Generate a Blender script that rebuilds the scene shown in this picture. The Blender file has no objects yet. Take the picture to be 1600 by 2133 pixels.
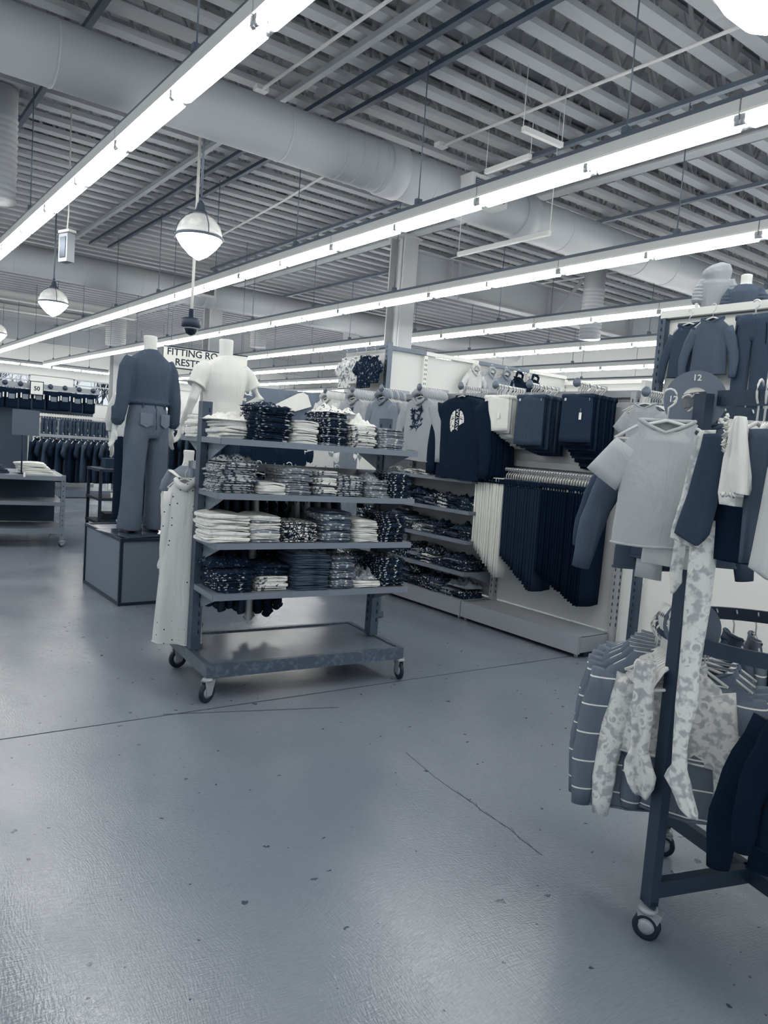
import bpy, bmesh, math, random
from mathutils import Vector, Matrix, noise
rnd = random.Random(7)
SC = bpy.context.scene
COL = SC.collection
PI = math.pi

# ------------------------------------------------------------------ camera, world, exposure
cam_data = bpy.data.cameras.new('camera')
cam = bpy.data.objects.new('camera', cam_data); COL.objects.link(cam)
_f = 1560.0
def _n(v):
    return Vector(v).normalized()
_v1 = Vector((-365 - 800, 844 - 1066.5, _f))
_dn = Vector((-495 - 800, 0, _f)); _dn.y = -(_dn.x * _v1.x + _f * _f) / _v1.y
_Y = _v1.normalized(); _Z = -_dn.normalized(); _X = _Y.cross(_Z)
R = Matrix((_X, _Y, _Z))                       # camera (x right, y down, z forward) to world
cr, cd, cf = R.col[0], R.col[1], R.col[2]
M = Matrix(((cr.x, -cd.x, -cf.x, 0), (cr.y, -cd.y, -cf.y, 0), (cr.z, -cd.z, -cf.z, 1.4), (0, 0, 0, 1)))
cam.matrix_world = M
cam_data.sensor_fit = 'HORIZONTAL'; cam_data.sensor_width = 36.0; cam_data.lens = _f / 1600 * 36.0
cam_data.clip_start = 0.05; cam_data.clip_end = 200
SC.camera = cam
SC.view_settings.view_transform = 'Standard'; SC.view_settings.look = 'None'
SC.view_settings.gamma = 1.0; SC.view_settings.use_curve_mapping = False
SC.view_settings.exposure = 0.38
wd = bpy.data.worlds.new('world'); SC.world = wd; wd.use_nodes = True
wb = wd.node_tree.nodes['Background']; wb.inputs[0].default_value = (0.86, 0.94, 1.0, 1); wb.inputs[1].default_value = 0.7
TUBE_POWER = 21.0
try:
    SC.cycles.max_bounces = 7; SC.cycles.diffuse_bounces = 4; SC.cycles.glossy_bounces = 3
    SC.cycles.transparent_max_bounces = 8; SC.cycles.transmission_bounces = 4
    SC.cycles.caustics_reflective = False; SC.cycles.caustics_refractive = False
    SC.cycles.sample_clamp_indirect = 4.0
except Exception:
    pass

# ------------------------------------------------------------------ materials
_ST = [(0, (8, 24, 42)), (.10, (22, 38, 57)), (.28, (62, 75, 91)), (.45, (103, 113, 126)), (.55, (129, 136, 145)),
       (.65, (161, 165, 169)), (.79, (200, 202, 201)), (1, (244, 243, 235))]
def duo(L):
    L = max(0, min(1, L))
    for (a, ca), (b, cb) in zip(_ST, _ST[1:]):
        if L <= b:
            t = (L - a) / (b - a); c = [ca[i] + (cb[i] - ca[i]) * t for i in range(3)]; break
    def lin(v):
        v /= 255.0
        return v / 12.92 if v <= .04045 else ((v + .055) / 1.055) ** 2.4
    return (lin(c[0]), lin(c[1]), lin(c[2]), 1)
MATS = {}
def mat(name, L, rough=.7, metal=0.0, L2=None, kind=None, scale=20, emit=0, bump=0, stretch=None, spec=.4, thr=(.45, .6), detail=3, wrinkle=0):
    """procedural material; kind mixes tone L with tone L2 by a pattern fixed to the object"""
    if name in MATS: return MATS[name]
    m = bpy.data.materials.new(name); m.use_nodes = True; MATS[name] = m
    nt = m.node_tree; N = nt.nodes; K = nt.links; b = N['Principled BSDF']
    b.inputs['Base Color'].default_value = duo(L); b.inputs['Roughness'].default_value = rough
    b.inputs['Metallic'].default_value = metal; b.inputs['Specular IOR Level'].default_value = spec
    m.diffuse_color = duo(L)
    tc = N.new('ShaderNodeTexCoord'); mp = N.new('ShaderNodeMapping'); K.new(tc.outputs['Object'], mp.inputs[0])
    if stretch: mp.inputs['Scale'].default_value = stretch
    def ramp(src, a, b_, out=None):
        r = N.new('ShaderNodeMapRange'); r.inputs['From Min'].default_value = a; r.inputs['From Max'].default_value = b_
        K.new(src, r.inputs['Value']); return r.outputs[0]
    def noise_(s, d=3):
        n = N.new('ShaderNodeTexNoise'); n.inputs['Scale'].default_value = s; n.inputs['Detail'].default_value = d
        K.new(mp.outputs[0], n.inputs['Vector']); return n.outputs['Fac']
    if kind:
        if kind == 'noise': f = ramp(noise_(scale, detail), *thr)
        elif kind == 'dots':
            v = N.new('ShaderNodeTexVoronoi'); v.inputs['Scale'].default_value = scale; v.inputs['Randomness'].default_value = .55
            K.new(mp.outputs[0], v.inputs['Vector']); f = ramp(v.outputs['Distance'], thr[0], thr[1])
        elif kind == 'rings':
            v = N.new('ShaderNodeTexVoronoi'); v.inputs['Scale'].default_value = scale; K.new(mp.outputs[0], v.inputs['Vector'])
            w = N.new('ShaderNodeMath'); w.operation = 'SUBTRACT'; w.inputs[1].default_value = .33; K.new(v.outputs['Distance'], w.inputs[0])
            a = N.new('ShaderNodeMath'); a.operation = 'ABSOLUTE'; K.new(w.outputs[0], a.inputs[0]); f0 = ramp(a.outputs[0], thr[0], thr[1])
            n2 = ramp(noise_(scale * 1.7, 2), .42, .55)
            mx = N.new('ShaderNodeMath'); mx.operation = 'MAXIMUM'; K.new(f0, mx.inputs[0]); K.new(n2, mx.inputs[1]); f = mx.outputs[0]
        elif kind == 'stripes':
            s = N.new('ShaderNodeSeparateXYZ'); K.new(mp.outputs[0], s.inputs[0])
            md = N.new('ShaderNodeMath'); md.operation = 'PINGPONG'; md.inputs[1].default_value = scale; K.new(s.outputs['Z'], md.inputs[0])
            f = ramp(md.outputs[0], thr[0], thr[1])
        elif kind == 'squiggle':
            v = N.new('ShaderNodeTexVoronoi'); v.feature = 'DISTANCE_TO_EDGE'; v.inputs['Scale'].default_value = scale
            K.new(mp.outputs[0], v.inputs['Vector']); f = ramp(v.outputs['Distance'], thr[0], thr[1])
        mix = N.new('ShaderNodeMix'); mix.data_type = 'RGBA'; mix.inputs[6].default_value = duo(L); mix.inputs[7].default_value = duo(L2)
        K.new(f, mix.inputs[0]); K.new(mix.outputs[2], b.inputs['Base Color'])
    if wrinkle:
        mw = N.new('ShaderNodeMapping'); mw.inputs['Scale'].default_value = (1, 1, .3); K.new(tc.outputs['Object'], mw.inputs[0])
        n1 = N.new('ShaderNodeTexNoise'); n1.inputs['Scale'].default_value = 16; n1.inputs['Detail'].default_value = 4; n1.inputs['Distortion'].default_value = 1.0; K.new(mw.outputs[0], n1.inputs['Vector'])
        bp = N.new('ShaderNodeBump'); bp.inputs['Strength'].default_value = wrinkle; bp.inputs['Distance'].default_value = .02
        K.new(n1.outputs['Fac'], bp.inputs['Height']); K.new(bp.outputs[0], b.inputs['Normal'])
    if bump:
        bp = N.new('ShaderNodeBump'); bp.inputs['Strength'].default_value = bump; bp.inputs['Distance'].default_value = .01
        K.new(noise_(scale if not kind else 60, 3), bp.inputs['Height']); K.new(bp.outputs[0], b.inputs['Normal'])
    if emit:
        b.inputs['Emission Color'].default_value = (1, .99, .965, 1); b.inputs['Emission Strength'].default_value = emit
    return m

# ------------------------------------------------------------------ mesh helpers
class MB:
    def __init__(s): s.v = []; s.f = []; s.smooth = []
    def add(s, vs, fs, smooth=False, M=None):
        o = len(s.v)
        s.v += [tuple(M @ Vector(p)) for p in vs] if M is not None else [tuple(p) for p in vs]
        s.f += [tuple(i + o for i in f) for f in fs]; s.smooth += [smooth] * len(fs); return s
    def box(s, c, d, M=None, rz=0):
        x, y, z = d[0] / 2, d[1] / 2, d[2] / 2
        vs = [(a * x, b * y, e * z) for e in (-1, 1) for b in (-1, 1) for a in (-1, 1)]
        T = Matrix.Translation(c) @ Matrix.Rotation(rz, 4, 'Z')
        if M is not None: T = M @ T
        return s.add(vs, [(0, 2, 3, 1), (4, 5, 7, 6), (0, 1, 5, 4), (2, 6, 7, 3), (0, 4, 6, 2), (1, 3, 7, 5)], False, T)
    def bar(s, p, q, w, h, up=(0, 0, 1)):
        p = Vector(p); q = Vector(q); d = q - p; L = d.length
        z = d.normalized(); u = Vector(up)
        if abs(z.dot(u)) > .98: u = Vector((1, 0, 0))
        x = u.cross(z).normalized(); y = z.cross(x)
        T = Matrix(((x.x, y.x, z.x, p.x), (x.y, y.y, z.y, p.y), (x.z, y.z, z.z, p.z), (0, 0, 0, 1)))
        return s.box((0, 0, L / 2), (w, h, L), T)
    def tube(s, pts, r, n=8, ref=(0, 0, 1), closed=False, caps=True, M=None, sm=True):
        """sweep an ellipse; r is a radius, or a list of radii or (a, b) pairs"""
        pts = [Vector(p) for p in pts]; k = len(pts); vs = []; fs = []
        if not isinstance(r, (list, tuple)): r = [r] * k
        pt = None
        for i, p in enumerate(pts):
            if closed: t = pts[(i + 1) % k] - pts[i - 1]
            else: t = pts[min(i + 1, k - 1)] - pts[max(i - 1, 0)]
            t.normalize(); u = Vector(ref)
            x = u.cross(t)
            if x.length < .05: x = (pt if pt is not None else Vector((1, 0, 0))).copy(); x = (x - t * x.dot(t))
            x.normalize(); y = t.cross(x); pt = x
            a, b = r[i] if isinstance(r[i], (list, tuple)) else (r[i], r[i])
            for j in range(n):
                th = 2 * PI * j / n; vs.append(p + x * (a * math.cos(th)) + y * (b * math.sin(th)))
        m = k if closed else k - 1
        for i in range(m):
            i2 = (i + 1) % k
            for j in range(n):
                j2 = (j + 1) % n; fs.append((i * n + j, i * n + j2, i2 * n + j2, i2 * n + j))
        if caps and not closed:
            fs.append(tuple(reversed(range(n)))); fs.append(tuple((k - 1) * n + j for j in range(n)))
        return s.add(vs, fs, sm, M)
    def lathe(s, prof, n=24, M=None, c=(0, 0, 0)):
        vs = []; fs = []; k = len(prof)
        for r_, z in prof:
            for j in range(n):
                th = 2 * PI * j / n; vs.append((c[0] + r_ * math.cos(th), c[1] + r_ * math.sin(th), c[2] + z))
        for i in range(k - 1):
            for j in range(n):
                j2 = (j + 1) % n; fs.append((i * n + j, i * n + j2, (i + 1) * n + j2, (i + 1) * n + j))
        fs.append(tuple(reversed(range(n)))); fs.append(tuple((k - 1) * n + j for j in range(n)))
        return s.add(vs, fs, True, M)
    def prism(s, poly, z0, z1, M=None):
        n = len(poly); vs = [(x, y, z0) for x, y in poly] + [(x, y, z1) for x, y in poly]
        fs = [tuple(reversed(range(n))), tuple(range(n, 2 * n))] + [(i, (i + 1) % n, n + (i + 1) % n, n + i) for i in range(n)]
        return s.add(vs, fs, False, M)
    def mesh(s, name):
        me = bpy.data.meshes.new(name); me.from_pydata(s.v, [], s.f)
        me.polygons.foreach_set('use_smooth', s.smooth); me.update()
        if not getattr(s, 'nofix', 0):
            bm = bmesh.new(); bm.from_mesh(me); bmesh.ops.recalc_face_normals(bm, faces=bm.faces); bm.to_mesh(me); bm.free()
        return me
def obj(name, mb, m, parent=None, loc=(0, 0, 0), rz=0, rot=None):
    me = mb.mesh(name) if isinstance(mb, MB) else mb
    if m is not None and len(me.materials) == 0: me.materials.append(m)
    o = bpy.data.objects.new(name, me); COL.objects.link(o); o.location = loc; o.rotation_euler = rot or (0, 0, rz)
    if m is not None and me.materials[0] is not m:
        o.material_slots[0].link = 'OBJECT'; o.material_slots[0].material = m
    if parent: o.parent = parent
    return o
def tag(o, label=None, cat=None, group=None, kind=None):
    if label: o['label'] = label
    if cat: o['category'] = cat
    if group: o['group'] = group
    if kind: o['kind'] = kind
    return o
def thing(name, label, cat, loc=(0, 0, 0), rz=0, group=None, rot=None):
    o = bpy.data.objects.new(name, None); COL.objects.link(o); o.location = loc; o.rotation_euler = rot or (0, 0, rz)
    o.empty_display_size = .1
    return tag(o, label, cat, group)
def dup(root, loc, rz=None, label=None, mats=None, rot=None, skip=()):
    """copy of a thing with its parts and sub-parts"""
    r = root.copy(); COL.objects.link(r); r.location = loc
    if rz is not None: r.rotation_euler = (0, 0, rz)
    if rot is not None: r.rotation_euler = rot
    if label: r['label'] = label
    for ch in root.children:
        if ch.name.split('.')[0] in skip: continue
        c = ch.copy(); COL.objects.link(c); c.parent = r
        if mats and ch.name.split('.')[0] in mats:
            c.material_slots[0].link = 'OBJECT'; c.material_slots[0].material = mats[ch.name.split('.')[0]]
        for g in ch.children:
            d = g.copy(); COL.objects.link(d); d.parent = c
    return r
def struct(name, mb, m, loc=(0, 0, 0), rz=0):
    return tag(obj(name, mb, m, None, loc, rz), kind='structure')
def ordn(i):
    return ['first', 'second', 'third', 'fourth', 'fifth', 'sixth', 'seventh', 'eighth', 'ninth', 'tenth', 'eleventh', 'twelfth',
            'thirteenth', 'fourteenth', 'fifteenth', 'sixteenth', 'seventeenth', 'eighteenth', 'nineteenth', 'twentieth'][i] if i < 20 else '%dth' % (i + 1)
def text_mesh(body, size, depth=.001, m=None, name='lettering', parent=None, loc=(0, 0, 0), rot=(0, 0, 0), align='CENTER', bold=0.0):
    cu = bpy.data.curves.new('txt', 'FONT'); cu.body = body; cu.size = size; cu.extrude = depth; cu.align_x = align; cu.align_y = 'CENTER'
    cu.offset = bold; cu.resolution_u = 3
    o = bpy.data.objects.new('txt', cu); COL.objects.link(o)
    dg = bpy.context.evaluated_depsgraph_get(); me = bpy.data.meshes.new_from_object(o.evaluated_get(dg)); me.name = name
    bpy.data.objects.remove(o); bpy.data.curves.remove(cu)
    me.materials.clear(); me.materials.append(m)
    t = bpy.data.objects.new(name, me); COL.objects.link(t); t.location = loc; t.rotation_euler = rot
    if parent: t.parent = parent
    return t

# ------------------------------------------------------------------ shared tones
m_metal = mat('grey_steel', .42, .42, .35); m_metal_d = mat('dark_steel', .22, .45, .3); m_metal_l = mat('light_steel', .62, .4, .3)
m_chrome = mat('chrome', .8, .12, 1.0); m_black = mat('black_rubber', .03, .5); m_white = mat('white_enamel', .93, .5)
m_panel = mat('white_panel', .84, .55); m_tag = mat('tag_paper', .97, .6); m_ink = mat('ink', .03, .6)
m_clear = mat('hanger_plastic', .84, .25, spec=.6); m_deck = mat('roof_deck', .62, .8, kind='noise', L2=.56, scale=3)
m_joist = mat('joist_paint', .66, .6); m_duct = mat('duct_paint', .65, .5); m_cream = mat('pale_paint', .82, .6)
m_tube = mat('tube_glow', 1, .4, emit=TUBE_POWER); m_refl = mat('reflector_white', .97, .35)
m_dark = mat('navy_black_cloth', .0, .9, spec=.1)

# floor: polished concrete with trowel marks, scuffs and a saw-cut joint
def floor_mat():
    m = bpy.data.materials.new('polished_concrete'); m.use_nodes = True; nt = m.node_tree; N = nt.nodes; K = nt.links
    b = N['Principled BSDF']; tc = N.new('ShaderNodeTexCoord')
    def mapn(sc, rz=0):
        mp = N.new('ShaderNodeMapping'); mp.inputs['Scale'].default_value = sc; mp.inputs['Rotation'].default_value = (0, 0, rz)
        K.new(tc.outputs['Object'], mp.inputs[0]); return mp.outputs[0]
    def nz(vec, s, d=4, dist=0):
        n = N.new('ShaderNodeTexNoise'); n.inputs['Scale'].default_value = s; n.inputs['Detail'].default_value = d
        n.inputs['Distortion'].default_value = dist; K.new(vec, n.inputs['Vector']); return n.outputs['Fac']
    def mr(v, a, c, o0=0, o1=1):
        r = N.new('ShaderNodeMapRange'); r.interpolation_type = 'SMOOTHERSTEP'; r.inputs[1].default_value = a; r.inputs[2].default_value = c
        r.inputs[3].default_value = o0; r.inputs[4].default_value = o1; K.new(v, r.inputs[0]); return r.outputs[0]
    def mix(f, c1, c2):
        x = N.new('ShaderNodeMix'); x.data_type = 'RGBA'
        for i, c in ((6, c1), (7, c2)):
            if isinstance(c, tuple): x.inputs[i].default_value = c
            else: K.new(c, x.inputs[i])
        K.new(f, x.inputs[0]); return x.outputs[2]
    def warp(vec, s_, amp):
        n = N.new('ShaderNodeTexNoise'); n.inputs['Scale'].default_value = s_; n.inputs['Detail'].default_value = 2; K.new(vec, n.inputs['Vector'])
        sb = N.new('ShaderNodeVectorMath'); sb.operation = 'SUBTRACT'; K.new(n.outputs['Color'], sb.inputs[0]); sb.inputs[1].default_value = (.5, .5, .5)
        sc_ = N.new('ShaderNodeVectorMath'); sc_.operation = 'SCALE'; K.new(sb.outputs[0], sc_.inputs[0]); sc_.inputs['Scale'].default_value = amp
        ad_ = N.new('ShaderNodeVectorMath'); K.new(vec, ad_.inputs[0]); K.new(sc_.outputs[0], ad_.inputs[1]); return ad_.outputs[0]
    def squash(vec, sc, rz):
        mp = N.new('ShaderNodeMapping'); mp.inputs['Scale'].default_value = sc; mp.inputs['Rotation'].default_value = (0, 0, rz)
        K.new(vec, mp.inputs[0]); return mp.outputs[0]
    obj_ = tc.outputs['Object']; wv = warp(obj_, .8, .45)
    low = mr(nz(obj_, .7, 3), .2, .8)
    base = mix(low, duo(.475), duo(.55))
    str1 = nz(squash(wv, (30, 200, 1), .5), 1.0, 2); str2 = nz(squash(wv, (190, 36, 1), 1.3), 1.0, 2)
    sm = N.new('ShaderNodeMath'); sm.operation = 'MULTIPLY'; K.new(str1, sm.inputs[0]); K.new(str2, sm.inputs[1])
    c1 = mix(mr(str1, .3, .8, 0, .35), base, duo(.42))
    fleck = mix(mr(nz(obj_, 20, 2), .715, .73), c1, duo(.24))
    K.new(fleck, b.inputs['Base Color'])
    K.new(mr(nz(obj_, 1.6, 3), .25, .75, .15, .27), b.inputs['Roughness'])
    b.inputs['Specular IOR Level'].default_value = .85
    fine = nz(obj_, 70, 2)
    ad = N.new('ShaderNodeMath'); ad.operation = 'MULTIPLY_ADD'; K.new(fine, ad.inputs[0]); ad.inputs[1].default_value = .22; K.new(str1, ad.inputs[2])
    ad2 = N.new('ShaderNodeMath'); ad2.operation = 'MULTIPLY_ADD'; K.new(str2, ad2.inputs[0]); ad2.inputs[1].default_value = .7; K.new(ad.outputs[0], ad2.inputs[2])
    bp = N.new('ShaderNodeBump'); bp.inputs['Strength'].default_value = .34; bp.inputs['Distance'].default_value = .0030
    K.new(ad2.outputs[0], bp.inputs['Height']); K.new(bp.outputs[0], b.inputs['Normal'])
    return m
fl = MB(); fl.box((7.5, 16, -.05), (33, 42, .1)); floor = struct('floor', fl, floor_mat())
jl = MB(); jl.box((6, 3.3, .0006), (14, .006, .0012), rz=-.037); struct('trim_1', jl, mat('joint_filler', .14, .8))
jl2 = MB(); jl2.box((.5, 9.4, .0006), (10, .006, .0012)); struct('trim_2', jl2, MATS['joint_filler'])
jl3 = MB(); jl3.bar((1.35, 3.49, .0005), (2.2, 3.20, .0005), .006, .001); struct('trim_3', jl3, MATS['joint_filler'])
jl4 = MB(); cp = [(2.161, 2.572), (2.113, 2.31), (2.1, 2.166), (2.098, 2.054), (2.081, 1.978), (2.079, 1.837), (2.057, 1.743), (2.045, 1.64)]
for p_, q_ in zip(cp, cp[1:]): jl4.bar((p_[0], p_[1], .0004), (q_[0], q_[1], .0004), .003, .0008)
for p_, q_ in zip(cp[2:], cp[3:]): jl4.bar((p_[0] + .01, p_[1] - .004, .0004), (q_[0] - .006, q_[1] + .01, .0004), .0015, .0008)
tag(obj('floor_crack', jl4, MATS['joint_filler']), kind='structure')

# ------------------------------------------------------------------ shell: deck, joists, girders, columns, ducts, walls
ck = MB(); ck.box((7.5, 16, 5.93), (33, 42, .1)); struct('ceiling', ck, m_deck)
def joist_mesh(L):
    b = MB(); b.box((L / 2, 0, .03), (L, .15, .06)); b.box((L / 2, 0, .60), (L, .11, .05))
    n = int(L / .62); s = L / n
    for i in range(n):
        x0 = i * s
        b.bar((x0 + .03, .03, .05), (x0 + s * .5, .03, .58), .035, .02); b.bar((x0 + s * .5, -.03, .58), (x0 + s - .03, -.03, .05), .035, .02)
        if i % 2 == 0: b.bar((x0 + .05, 0, .05), (x0 + .05, 0, .58), .045, .03)
    return b.mesh('joist')
ZJ = 5.22
mj1 = joist_mesh(11.6); mj2 = joist_mesh(11.6); mj1.materials.append(m_joist); mj2.materials.append(m_joist)
nn = 4
for k in range(-11, 68):
    y = 5.87 + .4064 * k
    struct('trim_%d' % nn, mj1, m_joist, (8.27 - 11.6, y, ZJ)); nn += 1
for k in range(-11, 68):
    y = 6.05 + .4064 * k
    struct('trim_%d' % nn, mj2, m_joist, (8.64, y, ZJ)); nn += 1
def ibeam(p, q, h, w, m, t=.02):
    b = MB(); p = Vector(p); q = Vector(q)
    b.bar(p + Vector((0, 0, h / 2)), q + Vector((0, 0, h / 2)), t, h); b.bar(p + Vector((0, 0, .01)), q + Vector((0, 0, .01)), w, .025)
    b.bar(p + Vector((0, 0, h - .01)), q + Vector((0, 0, h - .01)), w, .025); return b
for gx in (-3.5, 8.455, 20.4):
    struct('trim_%d' % nn, ibeam((gx, -4, 5.2), (gx, 36, 5.2), .66, .2, None), m_joist); nn += 1
g = ibeam((8.6, 11.2, 4.35), (20.3, 11.2, 4.35), .66, .26, None)
for x in (9.55, 12.4, 15.3): g.box((x, 11.2, 4.68), (.03, .24, .62))
g.bar((12.45, 11.08, 4.4), (12.9, 10.75, 5.2), .07, .07); g.bar((9.7, 11.05, 4.3), (9.7, 11.05, 5.0), .04, .04)
struct('trim_%d' % nn, g, m_duct); nn += 1
for yy, z0, hh, w in ((25.6, 4.98, .25, .3), (28.2, 5.0, .18, .25)):
    struct('trim_%d' % nn, ibeam((-4, yy, z0), (8.3, yy, z0), hh, w, None), m_cream); nn += 1
def column(x, y, h=5.2):
    b = MB(); b.box((0, 0, h / 2), (.02, .33, h)); b.box((0, .17, h / 2), (.36, .025, h)); b.box((0, -.17, h / 2), (.36, .025, h))
    b.box((-.06, .0, h / 2), (.06, .08, h)); b.box((0, 0, .02), (.5, .5, .04)); b.box((0, 0, h - .02), (.45, .45, .04))
    b.tube([(-.13, -.1, .04), (-.13, -.1, h - .05)], .02, 8)
    return b
m_col = mat('column_paint', .70, .5)
for x, y in ((8.455, 11.2), (8.455, 19.6), (8.455, 27.95), (20.4, 11.2), (17, 19.0)):
    o = struct('trim_%d' % nn, column(x, y), m_col, (x, y, 0), .15); nn += 1
# walls
w = MB(); w.box((7.5, 36.1, 1.15), (33, .2, 2.3)); w.box((7.5, 36.1, 4.63), (33, .2, 2.5))
segs = [(-9, 5.0), (7.2, 9.0), (10.9, 12.2), (14.0, 24)]
for a, b_ in segs: w.box(((a + b_) / 2, 36.1, 2.84), (b_ - a, .2, 1.12))
struct('wall_back', w, m_cream)
w = MB(); w.box((7.5, 33.1, 5.2), (33, .3, 1.35)); struct('trim_%d' % nn, w, mat('bulkhead_paint', .66, .6)); nn += 1
w = MB(); w.box((22.1, 16, 2.95), (.2, 42, 5.9)); struct('wall_right', w, m_cream)
for i, (a, b_) in enumerate(((5.0, 7.2), (9.0, 10.9), (12.2, 14.0))):
    f = MB()
    for x in (a + .03, b_ - .03): f.box((x, 36.05, 2.84), (.06, .12, 1.1))
    for z in (2.33, 3.35, 3.12): f.box(((a + b_) / 2, 36.05, z), (b_ - a, .12, .05))
    f.box(((a + b_) / 2, 36.05, 2.84), (.04, .1, 1.1)); struct('window_%d' % (i + 1), f, m_metal_l)

def duct(y, z, r, x0, x1, seams, label, grilles=()):
    t = thing('air_duct', label, 'duct', (x0, y, z))
    b = MB(); pts = [(x, 0, 0) for x in [0, x1 - x0]]; b.tube(pts, r, 40); obj('duct_pipe', b, m_duct, t)
    for i, x in enumerate(seams):
        s = MB()
        big = i in (3, 9)
        hw = .13 if big else .012; e = .022 if big else .006
        s.tube([(x - x0 - hw, 0, 0), (x - x0 - hw + .01, 0, 0), (x - x0 + hw - .01, 0, 0), (x - x0 + hw, 0, 0)], [r + .001, r + e, r + e, r + .001], 40)
        obj('seam_band', s, m_duct, t)
    for gx, gz in grilles:
        g = MB(); g.box((gx - x0, -r - .06, gz), (.62, .28, .30)); go = obj('grille_box', g, mat('grille_paint', .78, .5), t)
        g = MB(); g.box((gx - x0, -r - .205, gz), (.50, .012, .20)); gb = obj('grille', g, mat('grille_dark', .25, .5), go)
        g = MB()
        for k in range(9): g.box((gx - x0, -r - .215, gz - .09 + k * .0225), (.5, .014, .006))
        obj('louvre', g, m_metal_l, gb)
    return t
duct(7.5, 4.65, .285, -5, 18, [1.6, 2.6, 3.9, 5.35, 5.0, 5.15, 4.6, 4.8, 5.9, 7.6, 8.4, 9.3, 9.6, 10.2, 11], 'near round air duct crossing above the rolling rack', [(6.55, -.03)])
duct(17.1, 4.65, .30, -5, 17.6, [3, 4.4, 5.6, 7.2, 8.8, 10, 13], 'far round air duct running behind the hanging camera dome', [(6.9, 0)])
for i, (x, y, r, z0, lb) in enumerate(((11.9, 9.6, .20, 3.75, 'ribbed duct drop behind the hooded mannequins'), (11.6, 17.5, .22, 4.1, 'ribbed duct drop right of the big column'),
                              (1.62, 10.1, .18, 3.92, 'ribbed duct drop at the left edge under the near duct'), (8.1, 27.0, .33, 4.2, 'ribbed duct drop before the far column'),
                              (11.3, 22.5, .25, 4.3, 'ribbed duct drop above the white tee mannequin'))):
    b = MB(); prof = []
    for k in range(14): prof += [(r, z0 + k * .07), (r * 1.06, z0 + k * .07 + .02), (r, z0 + k * .07 + .045)]
    prof.append((r, 5.2)); b.lathe(prof, 24)
    tag(obj('duct_drop', b, m_duct, None, (x, y, 0)), lb, 'duct')
# conduits and struts along the joists
def run(name, x, y0, y1, wd_, hh, m, label, z=5.17):
    b = MB(); b.box((0, (y1 - y0) / 2, 0), (wd_, y1 - y0, hh)); return tag(obj(name, b, m, None, (x, y0, z)), label, 'conduit')
run('ceiling_conduit', 1.98, 1, 17, .06, .06, m_metal_d, 'dark strut under the joists at the far left')
run('ceiling_conduit', 4.08, 0, 16.8, .07, .06, m_metal_l, 'pale strut under the joists beside the pendant row')
run('ceiling_conduit', 4.44, 0, 16.8, .06, .05, m_metal_d, 'dark strut next to the pale strut')
run('ceiling_conduit', 4.82, 0, 16.8, .06, .05, m_metal_d, 'dark strut second from the pale strut')
run('ceiling_conduit', 7.15, 0, 16.8, .07, .05, m_metal, 'grey strut above the second visible light row')
run('ceiling_conduit', 9.80, 2, 20, .06, .05, m_metal, 'grey strut beyond the second light row')
for x0, y0, x1, y1, lb in ((6.16, 1, 6.11, 7.5, 'thin white pipe crossing the upper right joists'), (3.76, 1, 3.78, 7.8, 'thin white pipe ending at the near duct'),
                           (5.5, 8, 6.03, 14, 'thin white pipe behind the near duct'), (12.5, 8.5, 12.3, 13, 'thin white pipe right of the big column')):
    b = MB(); b.tube([(x0, y0, 5.14), ((x0 + x1) / 2 + .02, (y0 + y1) / 2, 5.13), (x1, y1, 5.15)], .017, 8); b.box((x1, y1, 5.16), (.14, .1, .05))
    tag(obj('ceiling_pipe', b, m_cream), lb, 'pipe')

# ------------------------------------------------------------------ strip lights
def fixture_proto():
    t = thing('strip_light', '', 'strip light', group='twin tube strip lights in rows')
    b = MB(); b.box((0, 1.22, .105), (.13, 2.43, .075)); obj('housing', b, m_cream, t)
    b = MB(); b.prism([(-.075, .0), (.075, .0), (.06, .03), (-.06, .03)], 0, 2.43, Matrix(((1, 0, 0, 0), (0, 0, 1, .005), (0, 1, 0, .045), (0, 0, 0, 1)))); obj('reflector', b, m_refl, t)
    b = MB(); b.box((-.02, 1.22, .165), (.05, 2.44, .04)); obj('strut', b, m_metal, t)
    for y in (0.02, 1.24):
        for x in (-.045, .045):
            b = MB(); b.tube([(x, y + .03, 0), (x, y + 1.15, 0)], .022, 8); obj('tube', b, m_tube, t)
    for y in (.02, 1.225, 2.42):
        for x in (-.045, .045):
            b = MB(); b.box((x, y, .03), (.03, .035, .05)); b.tube([(x, y - .02, 0), (x, y + .02, 0)], .019, 8); obj('socket', b, m_metal_l, t)
    b = MB(); b.tube([(-.02, .9, .19), (-.02, .9, 1.55)], .006, 6); b.box((-.02, .9, .21), (.06, .05, .05)); obj('hanging_rod', b, m_metal, t)
    return t
fx = fixture_proto(); first = True
rowname = ['added unseen row left of aisle', 'leftmost row', 'second row', 'third row', 'fourth row', 'fifth row', 'sixth row', 'seventh row', 'added row beside right wall']  # the row left of the aisle is out of view, added for its light
for ri, (x, ph) in enumerate(((-1.2, 3.98), (1.92, 3.985), (4.76, 2.764), (7.15, 3.848), (9.86, 6.69), (12.3, 5.2), (15.1, 4.4), (18.0, 4.0), (20.6, 4.0))):  # the last row is added to brighten the right wall
    y = ph
    while y > -1.5: y -= 2.4416
    k = 0
    while y + 2.44 < 34.4:
        lb = '%s strip light from the camera in the %s of lights' % (ordn(k), rowname[ri])
        if first: fx.location = (x, y, 3.64); fx['label'] = lb; first = False
        else: dup(fx, (x, y, 3.64), 0, lb, skip=('hanging_rod',) if any(a - .5 < y + .9 < a + .5 for a in (7.5, 17.1)) else ())
        y += 2.4416; k += 1
for k in range(9):
    dup(fx, (-2 + 2.4416 * (k + 1), 34.7, 3.70), PI / 2, '%s strip light from the left in the row along the back wall' % ordn(k))

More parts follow.
